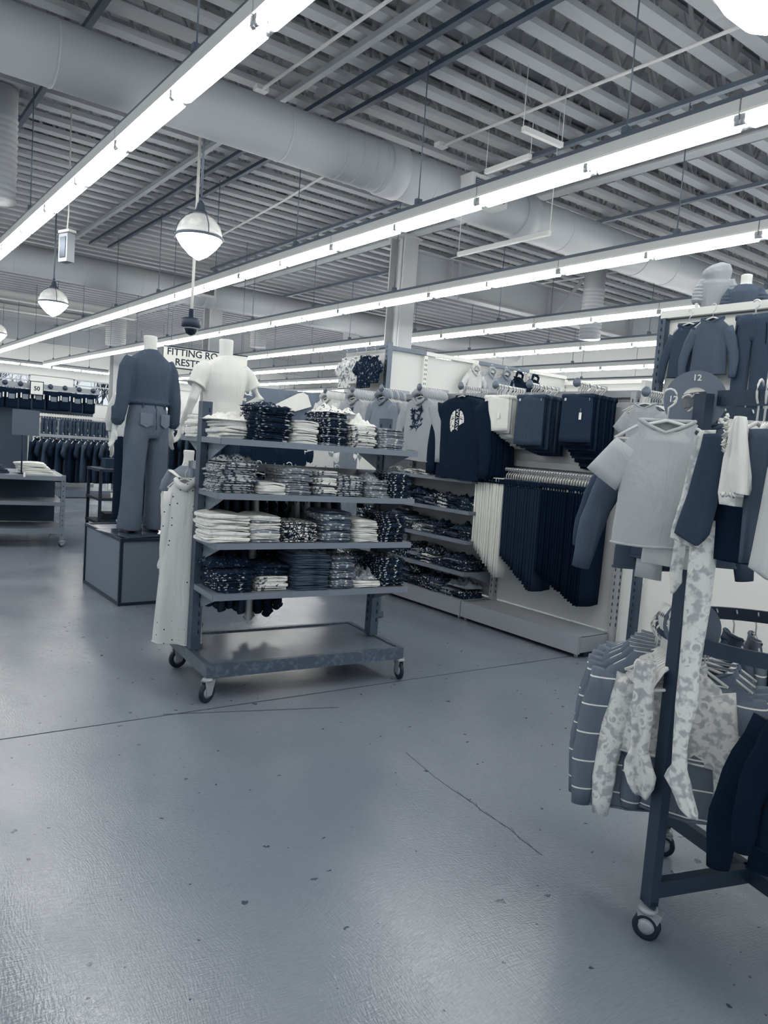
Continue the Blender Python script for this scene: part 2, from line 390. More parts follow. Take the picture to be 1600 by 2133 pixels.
# ------------------------------------------------------------------ garment builders (local: x width, -y front, z up, neck at 0)
def fold(x, z, t, A, k, ph):
    return A * t * (math.sin(k * x + ph + 1.3 * z) + .5 * math.sin(2.3 * k * x + 2 * ph) + .35 * math.sin(9 * z + ph * 3 + 7 * x))
def shirt_mesh(w=.4, h=.6, sleeve='long', hood=False, th=.022, A=.006, k=24, seed=0, flare=1.0, neck=.075, sl_out=.10, lean=0, sl_bend=0, n=28, cuffs=True, sl_len=None):
    r = random.Random(seed); ph = r.uniform(0, 6); b = MB(); W = w / 2; rings = []
    rings.append((neck, 0, .6)); rings.append((neck * 1.15, -.006, .8)); rings.append((W * .62, -.028, .9)); rings.append((W * .9, -.058, 1.0)); rings.append((W * .985, -.085, 1.05))
    rows = 13
    for i in range(rows):
        t = (i + 1) / rows; rings.append((W * (1 - .05 * math.sin(PI * min(1, t * 1.2)) + (flare - 1) * t), -.085 - (h - .085) * t, 1.1 + .5 * math.sin(PI * t)))
    vs = []; fs = []
    for i, (hw, z, tt) in enumerate(rings):
        t = max(0, i - 2) / (len(rings) - 3)
        for j in range(n):
            a = 2 * PI * j / n; cx = math.cos(a); sy = math.sin(a); x = hw * (abs(cx) ** .75) * (1 if cx > 0 else -1)
            y = th * tt * sy + fold(x, z, t, A, k, ph)
            zz = z + (0.004 * math.sin(14 * x + ph) if i > 8 else 0)
            if i < 2 and sy < 0: zz -= .035 * (1 - abs(x) / (hw + 1e-6)) ** .8
            vs.append((x + lean * z, y, zz))
    m = len(rings)
    for i in range(m - 1):
        for j in range(n):
            j2 = (j + 1) % n; fs.append((i * n + j, i * n + j2, (i + 1) * n + j2, (i + 1) * n + j))
    b.add(vs, fs, True); b.add([v for v in vs[(m - 1) * n:]], [tuple(range(n))], True)
    if cuffs:
        hb = [(x * 1.005 if abs(x) > 0 else 0, y * 1.15, z) for x, y, z in vs[(m - 1) * n:]]
        b.tube([(p[0], p[1], p[2] + .004) for p in hb], .0045, 5, closed=True)
    for sx in (-1, 1):
        L = {'long': h * .86, 'short': .17, 'puff': .16, 'none': 0}[sleeve]
        if not L: continue
        if sl_len: L = sl_len
        pts = []; rad = []; kx = 9 if sleeve == 'long' else 5
        bend = sl_bend if isinstance(sl_bend, (int, float)) else sl_bend[0 if sx < 0 else 1]
        for i in range(kx):
            t = i / (kx - 1); x = sx * (W * .84 + sl_out * math.sin(min(1, t * 1.3) * PI / 2) + bend * t * t)
            z = -.075 - L * t; pts.append((x + lean * z, .004 * math.sin(5 * t + ph + sx) - .01 * t, z))
            rr = (.072 - .03 * t) * (w / .42) * (1 + .06 * math.sin(17 * t + ph)); dd = th * (1.15 - .3 * t)
            if sleeve == 'short':
                q = w / .30; pts[-1] = ((sx * (W * .80 + .085 * q * t)) + lean * z, -.008 * t, -.075 - .125 * q * t); rr = .058 * q * (1 + .16 * t); dd = th * (1.0 - .25 * t)
            if sleeve == 'puff': rr = .06 * (1 + .6 * math.sin(PI * t)); dd = .03 * (1 + .6 * math.sin(PI * t))
            if sleeve == 'long' and cuffs and i == kx - 1: rr *= .86
            rad.append((rr, dd))
        b.tube(pts, rad, 14, ref=(0, 1, 0))
    if hood:
        hq = min(1, w / .4); neck = neck * hq
        b.tube([(-neck * 1.25, -.01, -.03), (-neck * 1.15, -.02, .02), (-neck * .7, -.01, .045), (0, .02, .05), (neck * .7, -.01, .045), (neck * 1.15, -.02, .02), (neck * 1.25, -.01, -.03)],
               [q * hq for q in (.016, .026, .03, .034, .03, .026, .016)], 10, ref=(0, 1, 0))
        b.tube([(-neck * 1.2, -.018, -.01), (-neck * .5, -.035, -.05), (0, -.04, -.07), (neck * .5, -.035, -.05), (neck * 1.2, -.018, -.01)], [q * hq for q in (.014, .018, .016, .018, .014)], 8, ref=(0, 1, 0))
    else:
        b.tube([(neck * 1.02 * math.cos(a), th * .7 * math.sin(a), (-.035 * (1 - abs(math.cos(a))) ** .8 if math.sin(a) < 0 else 0) + .003) for a in [2 * PI * i / 24 for i in range(24)]], .006, 6, closed=True)
    return b
def pants_mesh(w=.26, h=.8, th=.014, A=.004, k=30, seed=0, legs=True, n=24, taper=.86):
    r = random.Random(seed); ph = r.uniform(0, 6); b = MB(); W = w / 2
    def sheet(x0, z0, hw0, hw1, hh, rows=9):
        vs = []; fs = []
        for i in range(rows + 1):
            t = i / rows; hw = hw0 + (hw1 - hw0) * t
            for j in range(n):
                a = 2 * PI * j / n; x = hw * (abs(math.cos(a)) ** .7) * (1 if math.cos(a) > 0 else -1)
                y = th * (.7 + .5 * math.sin(PI * min(1, t + .15))) * math.sin(a) + fold(x + x0, z0 - hh * t, .3 + t, A, k, ph)
                vs.append((x + x0 * (1 + .0 * t), y, z0 - hh * t + .003 * math.sin(25 * x + ph)))
        for i in range(rows):
            for j in range(n):
                j2 = (j + 1) % n; fs.append((i * n + j, i * n + j2, (i + 1) * n + j2, (i + 1) * n + j))
        fs.append(tuple(range(n))); fs.append(tuple(rows * n + j for j in range(n))); b.add(vs, fs, True)
    if legs:
        sheet(0, 0, W, W * .98, min(.16, h * .3), 4)
        for s in (-1, 1): sheet(s * W * .50, -.012, W * .50, W * .52 * taper, h, 12)
    else: sheet(0, 0, W, W * taper, h)
    b.tube([(-W, 0, -.012), (W, 0, -.012)], [(.014, .018), (.014, .018)], 8, ref=(0, 0, 1))
    return b
def hanger_mesh(w=.34, clips=False, up=.1, thick=.005):
    b = MB(); H = up
    hk = [(0, 0, 0), (0, 0, H * .35)] + [(.024 * math.sin(a) + 0, 0, H * .35 + .028 - .024 * math.cos(a) + .0) for a in [PI * .0 + i * .52 for i in range(1, 9)]]
    b.tube(hk, .0058 if clips else .0035, 6)
    if clips:
        b.tube([(-w / 2, 0, -.012), (0, 0, 0), (w / 2, 0, -.012)], thick, 6)
        for s in (-1, 1): b.box((s * w * .42, 0, -.025), (.02, .018, .045))
    else:
        b.tube([(-w / 2, 0, -.055), (-w * .3, 0, -.02), (0, 0, 0), (w * .3, 0, -.02), (w / 2, 0, -.055)], thick, 6); b.tube([(-w / 2, 0, -.055), (w / 2, 0, -.055)], thick * .6, 6)
    return b
M_HANG = hanger_mesh().mesh('hanger'); M_HANG.materials.append(m_clear)
M_HANGC = hanger_mesh(.24, True).mesh('hanger'); M_HANGC.materials.append(m_clear)
def tagmesh(w=.022, h=.05):
    b = MB(); b.box((0, 0, -h / 2 - .03), (w, .0012, h)); b.tube([(0, 0, 0), (0, 0, -.03)], .0006, 4); return b
M_TAG = tagmesh().mesh('price_tag'); M_TAG.materials.append(m_tag)
def garment(name, label, cat, body, m, loc, rz, group=None, hanger=True, clips=False, hz=.02, tagat=None, hs=1.0):
    """a garment on its hanger; loc is the top of the hanger hook's inside"""
    t = thing(name, label, cat, loc, rz, group)
    nm = {'shirt': 'cloth_body', 'hoodie': 'cloth_body', 'pants': 'trouser_body', 'shorts': 'shorts_body'}.get(cat, 'cloth_body')
    g = obj(nm, body, m, t, (0, 0, -.088))
    if hanger:
        hg = obj('hanger', M_HANGC if clips else M_HANG, m_clear, t, (0, 0, -.085)); hg.scale = (hs, hs, 1)
    if tagat: obj('price_tag', M_TAG, m_tag, t, (tagat[0], tagat[1], -.088 + tagat[2]))
    return t

# ------------------------------------------------------------------ rolling rack with folded tees
def caster(parent, name, x, y, r=.058, top=.13, rz=.5, w=.024, twin=False):
    c = bpy.data.objects.new(name, None)
    b = MB(); T = Matrix.Translation((x, y, 0)) @ Matrix.Rotation(rz, 4, 'Z')
    for s in (-1, 1):
        b.prism([(s * (w / 2 + .004), 0), (s * (w / 2 + .008), 0), (s * (w / 2 + .008), 1), (s * (w / 2 + .004), 1)] and [(-.016, r * .7), (.02, r * .7), (.045, top - .012), (-.03, top - .012)], s * (w / 2 + .004) - .0015, s * (w / 2 + .004) + .0015,
                T @ Matrix(((1, 0, 0, 0), (0, 0, 1, 0), (0, 1, 0, 0), (0, 0, 0, 1))))
    b.box((.008, 0, top - .01), (.07, w + .016, .008), T)
    b.lathe([(.026, top - .014), (.03, top - .008), (.026, top), (.012, top + .004)], 16, T)
    fork = obj('caster_fork', b, m_chrome if 0 else m_metal_l, parent)
    for s in ((-.62, .62) if twin else (0,)):
        b = MB(); W = T @ Matrix.Translation((0, s * w, r)) @ Matrix.Rotation(PI / 2, 4, 'X'); hw = w / 2 * (.55 if twin else 1)
        b.lathe([(r * .55, -hw * .7), (r * .8, -hw), (r, -hw * .5), (r, hw * .5), (r * .8, hw), (r * .55, hw * .7)], 24, W); o = obj('caster_wheel', b, m_black, fork)
        b = MB(); b.lathe([(.012, -hw - .004), (r * .55, -hw * .7 - .002), (r * .55, hw * .7 + .002), (.012, hw + .004)], 20, W); obj('wheel_hub', b, m_metal_l, fork)
    bpy.data.objects.remove(c); return fork
def slots(b, x, y, z0, z1, dx, dy, pitch=.051, h=.024):
    z = z0
    while z < z1: b.box((x, y, z), (dx, dy, h)); z += pitch
m_rack = mat('rack_grey_enamel', .27, .45, .2, kind='noise', L2=.32, scale=6); m_shelf = mat('shelf_edge', .50, .4, .2); m_slot = mat('slot_dark', .05, .8)
rack = thing('rolling_rack', 'grey steel rolling rack with four shelves of folded tees and an empty bottom deck', 'rack', (2.2325, 3.83, 0), -.089)
b = MB()
for s in (-1, 1): b.box((0, s * .325, .165), (1.22, .03, .07)); b.box((s * .595, 0, .165), (.03, .62, .07))
obj('base_frame', b, mat('worn_frame', .34, .38, .4, kind='noise', L2=.44, scale=40, thr=(.5, .68)), rack)
b = MB(); b.box((0, 0, .185), (1.16, .62, .012)); obj('bottom_deck', b, mat('deck_panel', .40, .24, .1, kind='noise', L2=.46, scale=2.5), rack)
for x, y, a in ((-.60, -.33, .5), (.60, -.32, 1.45), (-.57, .30, .2), (.57, .3, .9)): caster(rack, 'caster', x, y, .056, .13, a)
for s in (-1, 1):
    b = MB(); b.box((s * .577, 0, .885), (.055, .07, 1.37)); po = obj('post', b, m_rack, rack)
    b = MB(); slots(b, s * .577 + .012, -.0355, .3, 1.54, .008, .003); slots(b, s * .577 - .012 * 0 - .0, .0355, .3, 1.54, .008, .003); slots(b, s * .577 - s * .028, .01, .3, 1.54, .003, .01); obj('slot_column', b, m_slot, po)
b = MB(); b.box((0, .01, 1.475), (1.10, .02, .055)); obj('top_rail', b, m_rack, rack)
SHZ = (1.38, 1.10, .84, .572)
for i, z in enumerate(SHZ):
    b = MB(); b.box((0, -.19, z - .006), (1.20, .31, .012)); b.box((0, -.345, z - .014), (1.20, .006, .032)); b.box((-.6, -.19, z - .014), (.006, .31, .03)); b.box((.6, -.19, z - .014), (.006, .31, .03))
    sh = obj('shelf', b, m_shelf, rack)
    for s in (-1, 1):
        b = MB(); b.prism([(0, 0), (-.28, 0), (-.28, -.02), (0, -.12)], -.002, .002, Matrix(((0, 0, 1, s * .560), (1, 0, 0, -.035), (0, 1, 0, z - .012), (0, 0, 0, 1)))); obj('bracket', b, m_shelf, sh)
b = MB(); b.box((0, .19, SHZ[0] - .006), (1.20, .31, .012)); b.box((0, .345, SHZ[0] - .014), (1.2, .006, .032)); b.box((-.6, .19, SHZ[0] - .014), (.006, .31, .03)); sh = obj('shelf', b, m_shelf, rack)
for s in (-1, 1):
    b = MB(); b.prism([(0, 0), (.28, 0), (.28, -.02), (0, -.12)], -.002, .002, Matrix(((0, 0, 1, s * .56), (1, 0, 0, .035), (0, 1, 0, SHZ[0] - .012), (0, 0, 0, 1)))); obj('bracket', b, m_shelf, sh)
b = MB(); b.box((0, .26, 1.215), (1.12, .012, .045)); b.box((-.55, .15, 1.215), (.012, .23, .045)); b.box((.55, .15, 1.215), (.012, .23, .045)); obj('hang_rail', b, m_metal_l, rack)
RL = Matrix.Translation((2.2325, 3.83, 0)) @ Matrix.Rotation(-.089, 4, 'Z')

# folded tees: a few slab shapes, shared by all
def tee_mesh(seed, w=.17, d=.25, h=.014):
    r = random.Random(seed); b = MB(); n = 40; lv = [(0, .9), (.12, .975), (.3, 1), (.46, .985), (.54, .985), (.7, 1.0), (.88, .975), (1, .9)]; vs = []; fs = []
    ph = r.uniform(0, 6); ph2 = r.uniform(0, 6)
    for li, (t, s) in enumerate(lv):
        for j in range(n):
            a = 2 * PI * j / n; cx, sy = math.cos(a), math.sin(a)
            x = w / 2 * (abs(cx) ** .38) * (1 if cx > 0 else -1); y = d / 2 * (abs(sy) ** .38) * (1 if sy > 0 else -1)
            e = 1 + .035 * math.sin(3 * a + ph) * r.uniform(.8, 1.2) + .012 * math.sin(9 * a + ph2 + t * 3)
            z = t * h + .0035 * math.sin(22 * x + ph + 3 * t) + .0025 * math.sin(30 * x + 14 * y + ph2) - .006 * abs(x / w * 2) ** 3
            vs.append((x * s * e, y * s * e, z))
    m = len(lv)
    for i in range(m - 1):
        for j in range(n):
            j2 = (j + 1) % n; fs.append((i * n + j, i * n + j2, (i + 1) * n + j2, (i + 1) * n + j))
    fs.append(tuple(reversed(range(n)))); fs.append(tuple((m - 1) * n + j for j in range(n)))
    b.add(vs, fs, True); return b.mesh('folded_tee')
TEES = [tee_mesh(s) for s in range(7)]
def tm(name, *a, **k): return mat('tee_' + name, *a, rough=.95, spec=.15, **k)
TM = dict(white=tm('white', .93, kind='noise', L2=.80, scale=60, thr=(.5, .7)), cream=tm('cream', .88), dark=tm('dark', .06, kind='noise', L2=.40, scale=60, thr=(.58, .64)),
          darkprint=tm('darkprint', .08, kind='noise', L2=.85, scale=62, thr=(.57, .62)), midprint=tm('midprint', .46, kind='noise', L2=.9, scale=60, thr=(.54, .6)),
          lightprint=tm('lightprint', .88, kind='noise', L2=.16, scale=64, thr=(.57, .62)), mixed=tm('mixed', .72, kind='noise', L2=.22, scale=70, thr=(.49, .56)),
          greyprint=tm('greyprint', .55, kind='noise', L2=.86, scale=60, thr=(.55, .62)), grey=tm('grey', .50, kind='noise', L2=.42, scale=15), charcoal=tm('charcoal', .30, kind='noise', L2=.22, scale=15),
          squig=tm('squiggle', .02, kind='squiggle', L2=.93, scale=52, thr=(.1, .16)), plaid=tm('plaid', .07, kind='noise', L2=.72, scale=50, thr=(.6, .65)))
DESC = dict(white='white', cream='plain cream', dark='dark navy', darkprint='dark printed', midprint='mid grey printed', lightprint='white printed', mixed='busy patterned', greyprint='light grey printed',
            grey='grey', charcoal='charcoal', squig='black and white squiggle', plaid='dark checked')
for m_ in TM.values():
    pass
t0 = None; ntee = 0
def stack(M0, where, u, v, z, n, key, h=.0135, w=1.0, d=1.0, jit=.008, lean=0, mixk=None, cap=None):
    """n folded tees piled up; every tee is its own object"""
    global ntee
    zz = z + .001
    for i in range(n):
        kk = key if not mixk or i % 4 else mixk
        o = bpy.data.objects.new('folded_tee', TEES[(i * 3 + ntee) % 7]); COL.objects.link(o)
        if len(o.data.materials) == 0: o.data.materials.append(TM['white'])
        o.material_slots[0].link = 'OBJECT'; o.material_slots[0].material = TM[kk]
        p = M0 @ Vector((u + rnd.uniform(-jit, jit) * .7 + lean * i, v + rnd.uniform(-jit, jit), zz)); rz = M0.to_euler().z + rnd.uniform(-.05, .05)
        o.location = p; o.rotation_euler = (0, rnd.uniform(-.012, .012), rz); hh = h * rnd.uniform(.88, 1.15); o.scale = (w * rnd.uniform(.97, 1.03), d, hh / .014)
        zz += hh * 1.01; ntee += 1
        pos = 'bottom' if i == 0 else 'top' if i == n - 1 else ordn(i) + ' from bottom'
        tag(o, '%s folded tee, %s of %s' % (DESC[kk], pos, where), 'folded tee', 'folded tees stacked on shelves')
# rolling rack: u from left end; measured stacks
S1, S2, S3, S4 = SHZ
stack(RL, 'left back pile of the rack top', -.50, .17, S1, 7, 'white', .017, 1.25, 1.0, .02)
stack(RL, 'pale pile at the top shelf left end', -.47, -.12, S1, 6, 'white', .016, 1.30, .95, .02, mixk='cream')
stack(RL, 'dark checked tall stack, rack top shelf', -.315, -.19, S1, 14, 'plaid', .0130, 1.40, 1.05, .012, .0012)
stack(RL, 'low plain pile beside it, rack top shelf', -.112, -.19, S1, 9, 'cream', .0132, 1.0)
stack(RL, 'striped middle stack, rack top shelf', .068, -.19, S1, 15, 'darkprint', .0122, 1.0, 1, .012, mixk='midprint')
stack(RL, 'white printed stack, rack top shelf', .26, -.19, S1, 9, 'lightprint', .0135, 1.04, 1, .014)
stack(RL, 'rightmost stack, rack top shelf', .445, -.19, S1, 9, 'greyprint', .0132, 1.05)
stack(RL, 'leftmost stack, rack second shelf', -.485, -.18, S2, 13, 'mixed', .0124, 1.32, 1, .016)
stack(RL, 'short white stack, rack second shelf', -.29, -.21, S2, 4, 'cream', .015, .95)
stack(RL, 'wide grey stack, rack second shelf', -.14, -.17, S2, 11, 'greyprint', .0125, 1.15, 1.1, .014)
stack(RL, 'pale stack with prints, rack second shelf', .035, -.19, S2, 11, 'lightprint', .0128, .80, 1, .012, mixk='grey')
stack(RL, 'striped stack, rack second shelf', .19, -.19, S2, 9, 'mixed', .0125, 1.02)
stack(RL, 'heaped grey stack, rack second shelf', .37, -.19, S2, 7, 'greyprint', .0125, .95)
stack(RL, 'dark printed stack, rack second shelf end', .525, -.18, S2, 10, 'darkprint', .0130, .85)
stack(RL, 'leftmost white stack, rack third shelf', -.51, -.18, S3, 10, 'white', .0145, 1.42, 1.1, .014)
stack(RL, 'second white stack, rack third shelf', -.305, -.19, S3, 11, 'white', .0128, 1.06, 1, .01, mixk='greyprint')
stack(RL, 'squiggle stack, rack third shelf', -.10, -.19, S3, 8, 'squig', .0134, 1.25, 1, .01)
stack(RL, 'tall dark grey stack, rack third shelf', .118, -.19, S3, 13, 'midprint', .0130, 1.18, 1, .012, mixk='charcoal')
stack(RL, 'pale grey stack, rack third shelf', .318, -.19, S3, 10, 'cream', .0128, 1.0)
stack(RL, 'dark printed stack, rack third shelf end', .505, -.19, S3, 12, 'darkprint', .0132, 1.02, 1, .014)
stack(RL, 'dark stack with round print, rack lowest shelf', -.46, -.17, S4, 9, 'darkprint', .0135, 1.2, 1.15, .014, mixk='dark')
stack(RL, 'black and pale stack, rack lowest shelf', -.245, -.18, S4, 6, 'lightprint', .0135, 1.1, 1, .012)
stack(RL, 'black pile behind it, rack lowest shelf', -.245, -.16, S4 + .083, 4, 'dark', .0135, 1.2, 1, .02)
stack(RL, 'tallest charcoal stack, rack lowest shelf', -.015, -.19, S4, 15, 'charcoal', .0128, 1.42, 1, .012)
stack(RL, 'pleated grey stack, rack lowest shelf', .18, -.19, S4, 14, 'midprint', .0127, .9, 1, .008, mixk='charcoal')
stack(RL, 'short pale stack, rack lowest shelf', .345, -.2, S4, 3, 'white', .013, 1.08)
stack(RL, 'dark stack with white edges, rack lowest shelf', .515, -.18, S4, 13, 'darkprint', .0132, 1.05, 1, .014)
# loose tees crumpled on top
def crumple(label, loc, w, d, h, m, seed, rz=0):
    b = MB(); n = 22; r = random.Random(seed); o1 = r.uniform(0, 50); vs = []; fs = []
    for i in range(n + 1):
        for j in range(n + 1):
            x = (i / n - .5); y = (j / n - .5); e = max(0, 1 - (abs(x) * 2) ** 4) * max(0, 1 - (abs(y) * 2) ** 4)
            q = noise.noise(Vector((x * 5 + o1, y * 5, .3))) + .6 * noise.noise(Vector((x * 11, y * 11 + o1, 3)))
            vs.append((x * w * (1 + .15 * noise.noise(Vector((y * 4, o1, 0)))), y * d, max(.002, h * e * (.55 + .9 * q))))
    for i in range(n):
        for j in range(n): a = i * (n + 1) + j; fs.append((a, a + 1, a + n + 2, a + n + 1))
    b.nofix = 1; b.add(vs, [tuple(reversed(f)) for f in fs], True); b.box((0, 0, -.0), (w * .9, d * .9, .004))
    o = obj('crumpled_tee', b, m, None, loc, rz); return tag(o, label, 'tee')
def P(M0, x, y, z): return tuple(M0 @ Vector((x, y, z)))
crumple('crumpled printed tee on top of the striped middle stack, top shelf', P(RL, .12, -.15, S1 + .185), .22, .2, .05, TM['lightprint'], 1)
crumple('crumpled pale tee over the white printed stack, top shelf', P(RL, .26, -.18, S1 + .125), .2, .2, .06, TM['white'], 2)
crumple('dark bunched tee on the dark checked stack', P(RL, -.30, -.17, S1 + .182), .24, .2, .03, TM['plaid'], 3)
crumple('crumpled grey tee atop the heaped grey stack', P(RL, .37, -.18, S2 + .087), .2, .2, .045, TM['greyprint'], 4)
crumple('black bunched tee atop the dark round print stack', P(RL, -.46, -.12, S4 + .122), .26, .2, .06, TM['dark'], 5)
crumple('grey bunched tee on the short pale stack', P(RL, .345, -.19, S4 + .04), .17, .2, .07, TM['greyprint'], 6)
crumple('grey folded-over tee atop the tallest charcoal stack', P(RL, -.02, -.18, S4 + .193), .22, .2, .04, TM['grey'], 7)
crumple('rolled patterned tee on the leftmost second-shelf stack', P(RL, -.46, -.18, S2 + .162), .24, .16, .04, TM['mixed'], 8)
crumple('white rumpled tee at the left end of the top shelf', P(RL, -.46, -.12, S1 + .096), .3, .24, .05, TM['white'], 9)

# ------------------------------------------------------------------ wall gondola (faces -x)
gon = thing('wall_gondola', 'long grey and white gondola wall with tee shelves, face-out arms and a trouser rail', 'gondola', (4.65, 3.29, 0))
YU = [.0, 1.235, 2.47, 3.70]
for i, y in enumerate(YU):
    b = MB(); b.box((0, y, .96), (.06, .045, 1.9)); po = obj('post', b, mat('pale_steel', .66, .45, .15), gon)
    b = MB(); slots(b, -.031, y, .22, 1.88, .003, .006); slots(b, 0, y - .0235, .22, 1.88, .008, .003); obj('slot_column', b, m_slot, po)
for i in range(3):
    y0, y1 = YU[i], YU[i + 1]
    b = MB(); b.box((.03, (y0 + y1) / 2, 1.03), (.02, y1 - y0 - .045, 1.74)); obj('back_panel', b, mat('gondola_panel', .74, .5), gon)
    b = MB(); b.box((-.17, (y0 + y1) / 2, .135), (.36, y1 - y0 - .02, .03)); b.box((-.36, (y0 + y1) / 2, .095), (.03, y1 - y0 - .01, .13))
    for s in (y0 + .012, y1 - .012): b.box((-.17, s, .095), (.36, .02, .11))
    for s in (y0 + .04, y1 - .04): b.tube([(-.34, s, 0), (-.34, s, .05)], .014, 10)
    obj('base_deck', b, mat('base_paint', .60, .35, .1), gon)
b = MB(); b.box((-.14, 1.85, .02), (.3, 3.68, .035)); obj('kick_board', b, m_slot, gon)
b = MB(); b.box((-.0, 1.85, 1.90), (.05, 3.76, .05)); obj('top_bar', b, MATS['base_paint'], gon)
b = MB(); b.box((.10, -.04, 1.0), (.17, .03, 2.0)); obj('end_panel', b, mat('end_panel_white', .86, .5), gon)
GZ = (1.17, .905, .655, .385)
for i in (1, 2):
    for z in GZ:
        b = MB(); y0, y1 = YU[i] + .03, YU[i + 1] - .03; b.box((-.175, (y0 + y1) / 2, z - .006), (.32, y1 - y0, .012)); b.box((-.335, (y0 + y1) / 2, z - .014), (.006, y1 - y0, .032))
        for s in (y0, y1): b.box((-.175, s, z - .014), (.32, .005, .03)); b.prism([(0, 0), (-.28, 0), (0, -.09)], s - .002, s + .002, Matrix(((1, 0, 0, -.02), (0, 0, 1, 0), (0, 1, 0, z - .02), (0, 0, 0, 1))))
        obj('shelf', b, m_shelf, gon)
b = MB(); b.box((-.16, .62, 1.285), (.012, 1.2, .03)); b.box((-.08, .04, 1.285), (.16, .012, .04)); b.box((-.08, 1.2, 1.285), (.16, .012, .04)); obj('trouser_rail', b, m_metal_l, gon)
b = MB(); b.box((-.03, .62, 1.34), (.02, 1.2, .05)); obj('cross_bar', b, MATS['pale_steel'], gon)
FY = [3.53, 3.98, 4.34, 4.75, 5.30, 5.88, 6.38, 6.90]
for y in FY:
    b = MB(); b.box((-.19, y - 3.29, 1.94), (.34, .014, .03)); a = obj('face_out_arm', b, m_metal_l, gon)
    b = MB(); b.lathe([(.031, 0), (.034, .006), (.031, .012)], 20, Matrix.Translation((-.372, y - 3.29, 1.95)) @ Matrix.Rotation(PI / 2, 4, 'Y')); obj('end_disc', b, m_metal, a)

# tall display wall behind the gondola: wing (along y) and long panel row (along x)
m_pan2 = mat('display_panel', .86, .5)
tw = thing('display_wall', 'tall white display panels with slotted posts rising behind the gondola', 'display wall', (4.80, 6.50, 0))
b = MB(); b.box((0, 0, 1.25), (.06, .05, 2.5)); po = obj('post', b, m_metal, tw); b = MB(); slots(b, -.031, 0, 1.95, 2.45, .003, .006, .05); obj('slot_column', b, m_slot, po)
b = MB(); b.box((.02, .43, 1.93), (.02, .82, 1.06)); obj('panel', b, m_pan2, tw)
b = MB(); b.box((.0, .43, 2.46), (.05, .86, .03)); b.box((-.05, .5, 2.43), (.015, .8, .015)); obj('top_trim', b, m_metal, tw)
for i, (x0, x1) in enumerate(((.03, .50), (.50, 1.29), (1.29, 2.15), (2.15, 2.85))):
    b = MB(); b.box(((x0 + x1) / 2, .02, 1.22), (x1 - x0 - .03, .02, 2.40)); obj('panel', b, m_pan2, tw)
    b = MB(); b.box(((x0 + x1) / 2, .0, 2.445), (x1 - x0, .05, .04)); obj('top_trim', b, m_metal if i % 2 == 0 else m_white, tw)
    b = MB(); b.box((x1, -.0, 1.22), (.05, .045, 2.40)); po = obj('post', b, m_white, tw); b = MB(); slots(b, x1 - .01, -.0235, 1.3, 2.4, .006, .003); slots(b, x1 + .012, -.0235, 1.3, 2.4, .006, .003); obj('slot_column', b, m_slot, po)
tw2 = thing('display_wall', 'low white display panel run with pale top rail right of the tall panels', 'display wall', (7.65, 5.2, 0))
b = MB(); b.box((0, .6, 1.18), (.04, 1.3, 2.36)); obj('panel', b, m_pan2, tw2)
b = MB(); b.box((0, .6, 2.37), (.07, 1.34, .05)); obj('top_trim', b, m_white, tw2)
b = MB(); b.box((1.3, .0, 1.12), (2.6, .04, 2.24)); obj('panel', b, m_pan2, tw2)
b = MB(); b.box((1.3, .0, 2.26), (2.6, .07, .05)); obj('top_trim', b, m_white, tw2)

# right-hand tall fixture
rt = thing('tall_display', 'tall white display wall with two hanging tops and trousers at the right edge', 'display wall', (4.68, 1.4, 0))
b = MB(); b.box((.02, .85, 1.30), (.02, 1.7, 2.26)); obj('panel', b, mat('bright_panel', .93, .45), rt)
for y in (1.73, .48): 
    b = MB(); b.box((-.02, y, 1.22), (.05, .055, 2.44)); po = obj('post', b, m_rack if y > 1 else m_metal_l, rt)
    b = MB(); slots(b, -.047, y, .25, 2.4, .003, .007); obj('slot_column', b, m_slot, po)
b = MB(); b.box((-.03, .86, 2.44), (.04, 1.76, .05)); obj('top_rail', b, m_white, rt)
b = MB(); b.box((.10, .86, 2.42), (.2, 1.76, .02)); obj('top_ledge', b, m_metal, rt)
b = MB(); b.box((-.17, .86, .13), (.36, 1.74, .03)); b.box((-.34, .86, .07), (.02, 1.74, .13)); obj('base_deck', b, MATS['base_paint'], rt)
b = MB(); b.box((-.22, 1.55, 1.86), (.36, .014, .03)); a = obj('face_out_arm', b, m_metal_l, rt)
b = MB(); b.lathe([(.031, 0), (.034, .006), (.031, .012)], 20, Matrix.Translation((-.412, 1.55, 1.875)) @ Matrix.Rotation(PI / 2, 4, 'Y')); obj('end_disc', b, m_metal, a)

# ------------------------------------------------------------------ garments
def cloth(name, L, **k): return mat('cloth_' + name, L, rough=.95, spec=.12, wrinkle=.55, **k)
C_GREY = cloth('heather_grey', .62); C_LGREY = cloth('pale_grey', .78); C_MGREY = cloth('mid_grey', .50); C_DGREY = cloth('dark_grey', .32); C_NAVY = cloth('navy', .03)
C_SLATE = cloth('slate', .24); C_WHITE = cloth('white', .92); C_CHAR = cloth('charcoal', .15); C_BLK = cloth('black', .0)
C_LEO = cloth('leopard', .68, kind='rings', L2=.88, scale=24, thr=(.10, .05)); C_STRIPE = cloth('striped', .44, kind='stripes', L2=.95, scale=.045, thr=(.0028, .0018))
C_POLKA = cloth('polka', .82, kind='dots', L2=.12, scale=26, thr=(.13, .09)); C_DOTN = cloth('dotted_navy', .22, kind='dots', L2=.85, scale=36, thr=(.22, .18))
C_FLOR = cloth('floral_pale', .84, kind='noise', L2=.50, scale=34, thr=(.5, .58)); C_FLORD = cloth('floral_dark', .04, kind='noise', L2=.6, scale=45, thr=(.6, .66)); C_HEART = cloth('hearts', .68, kind='dots', L2=.15, scale=14, thr=(.24, .2))
MX = -PI / 2
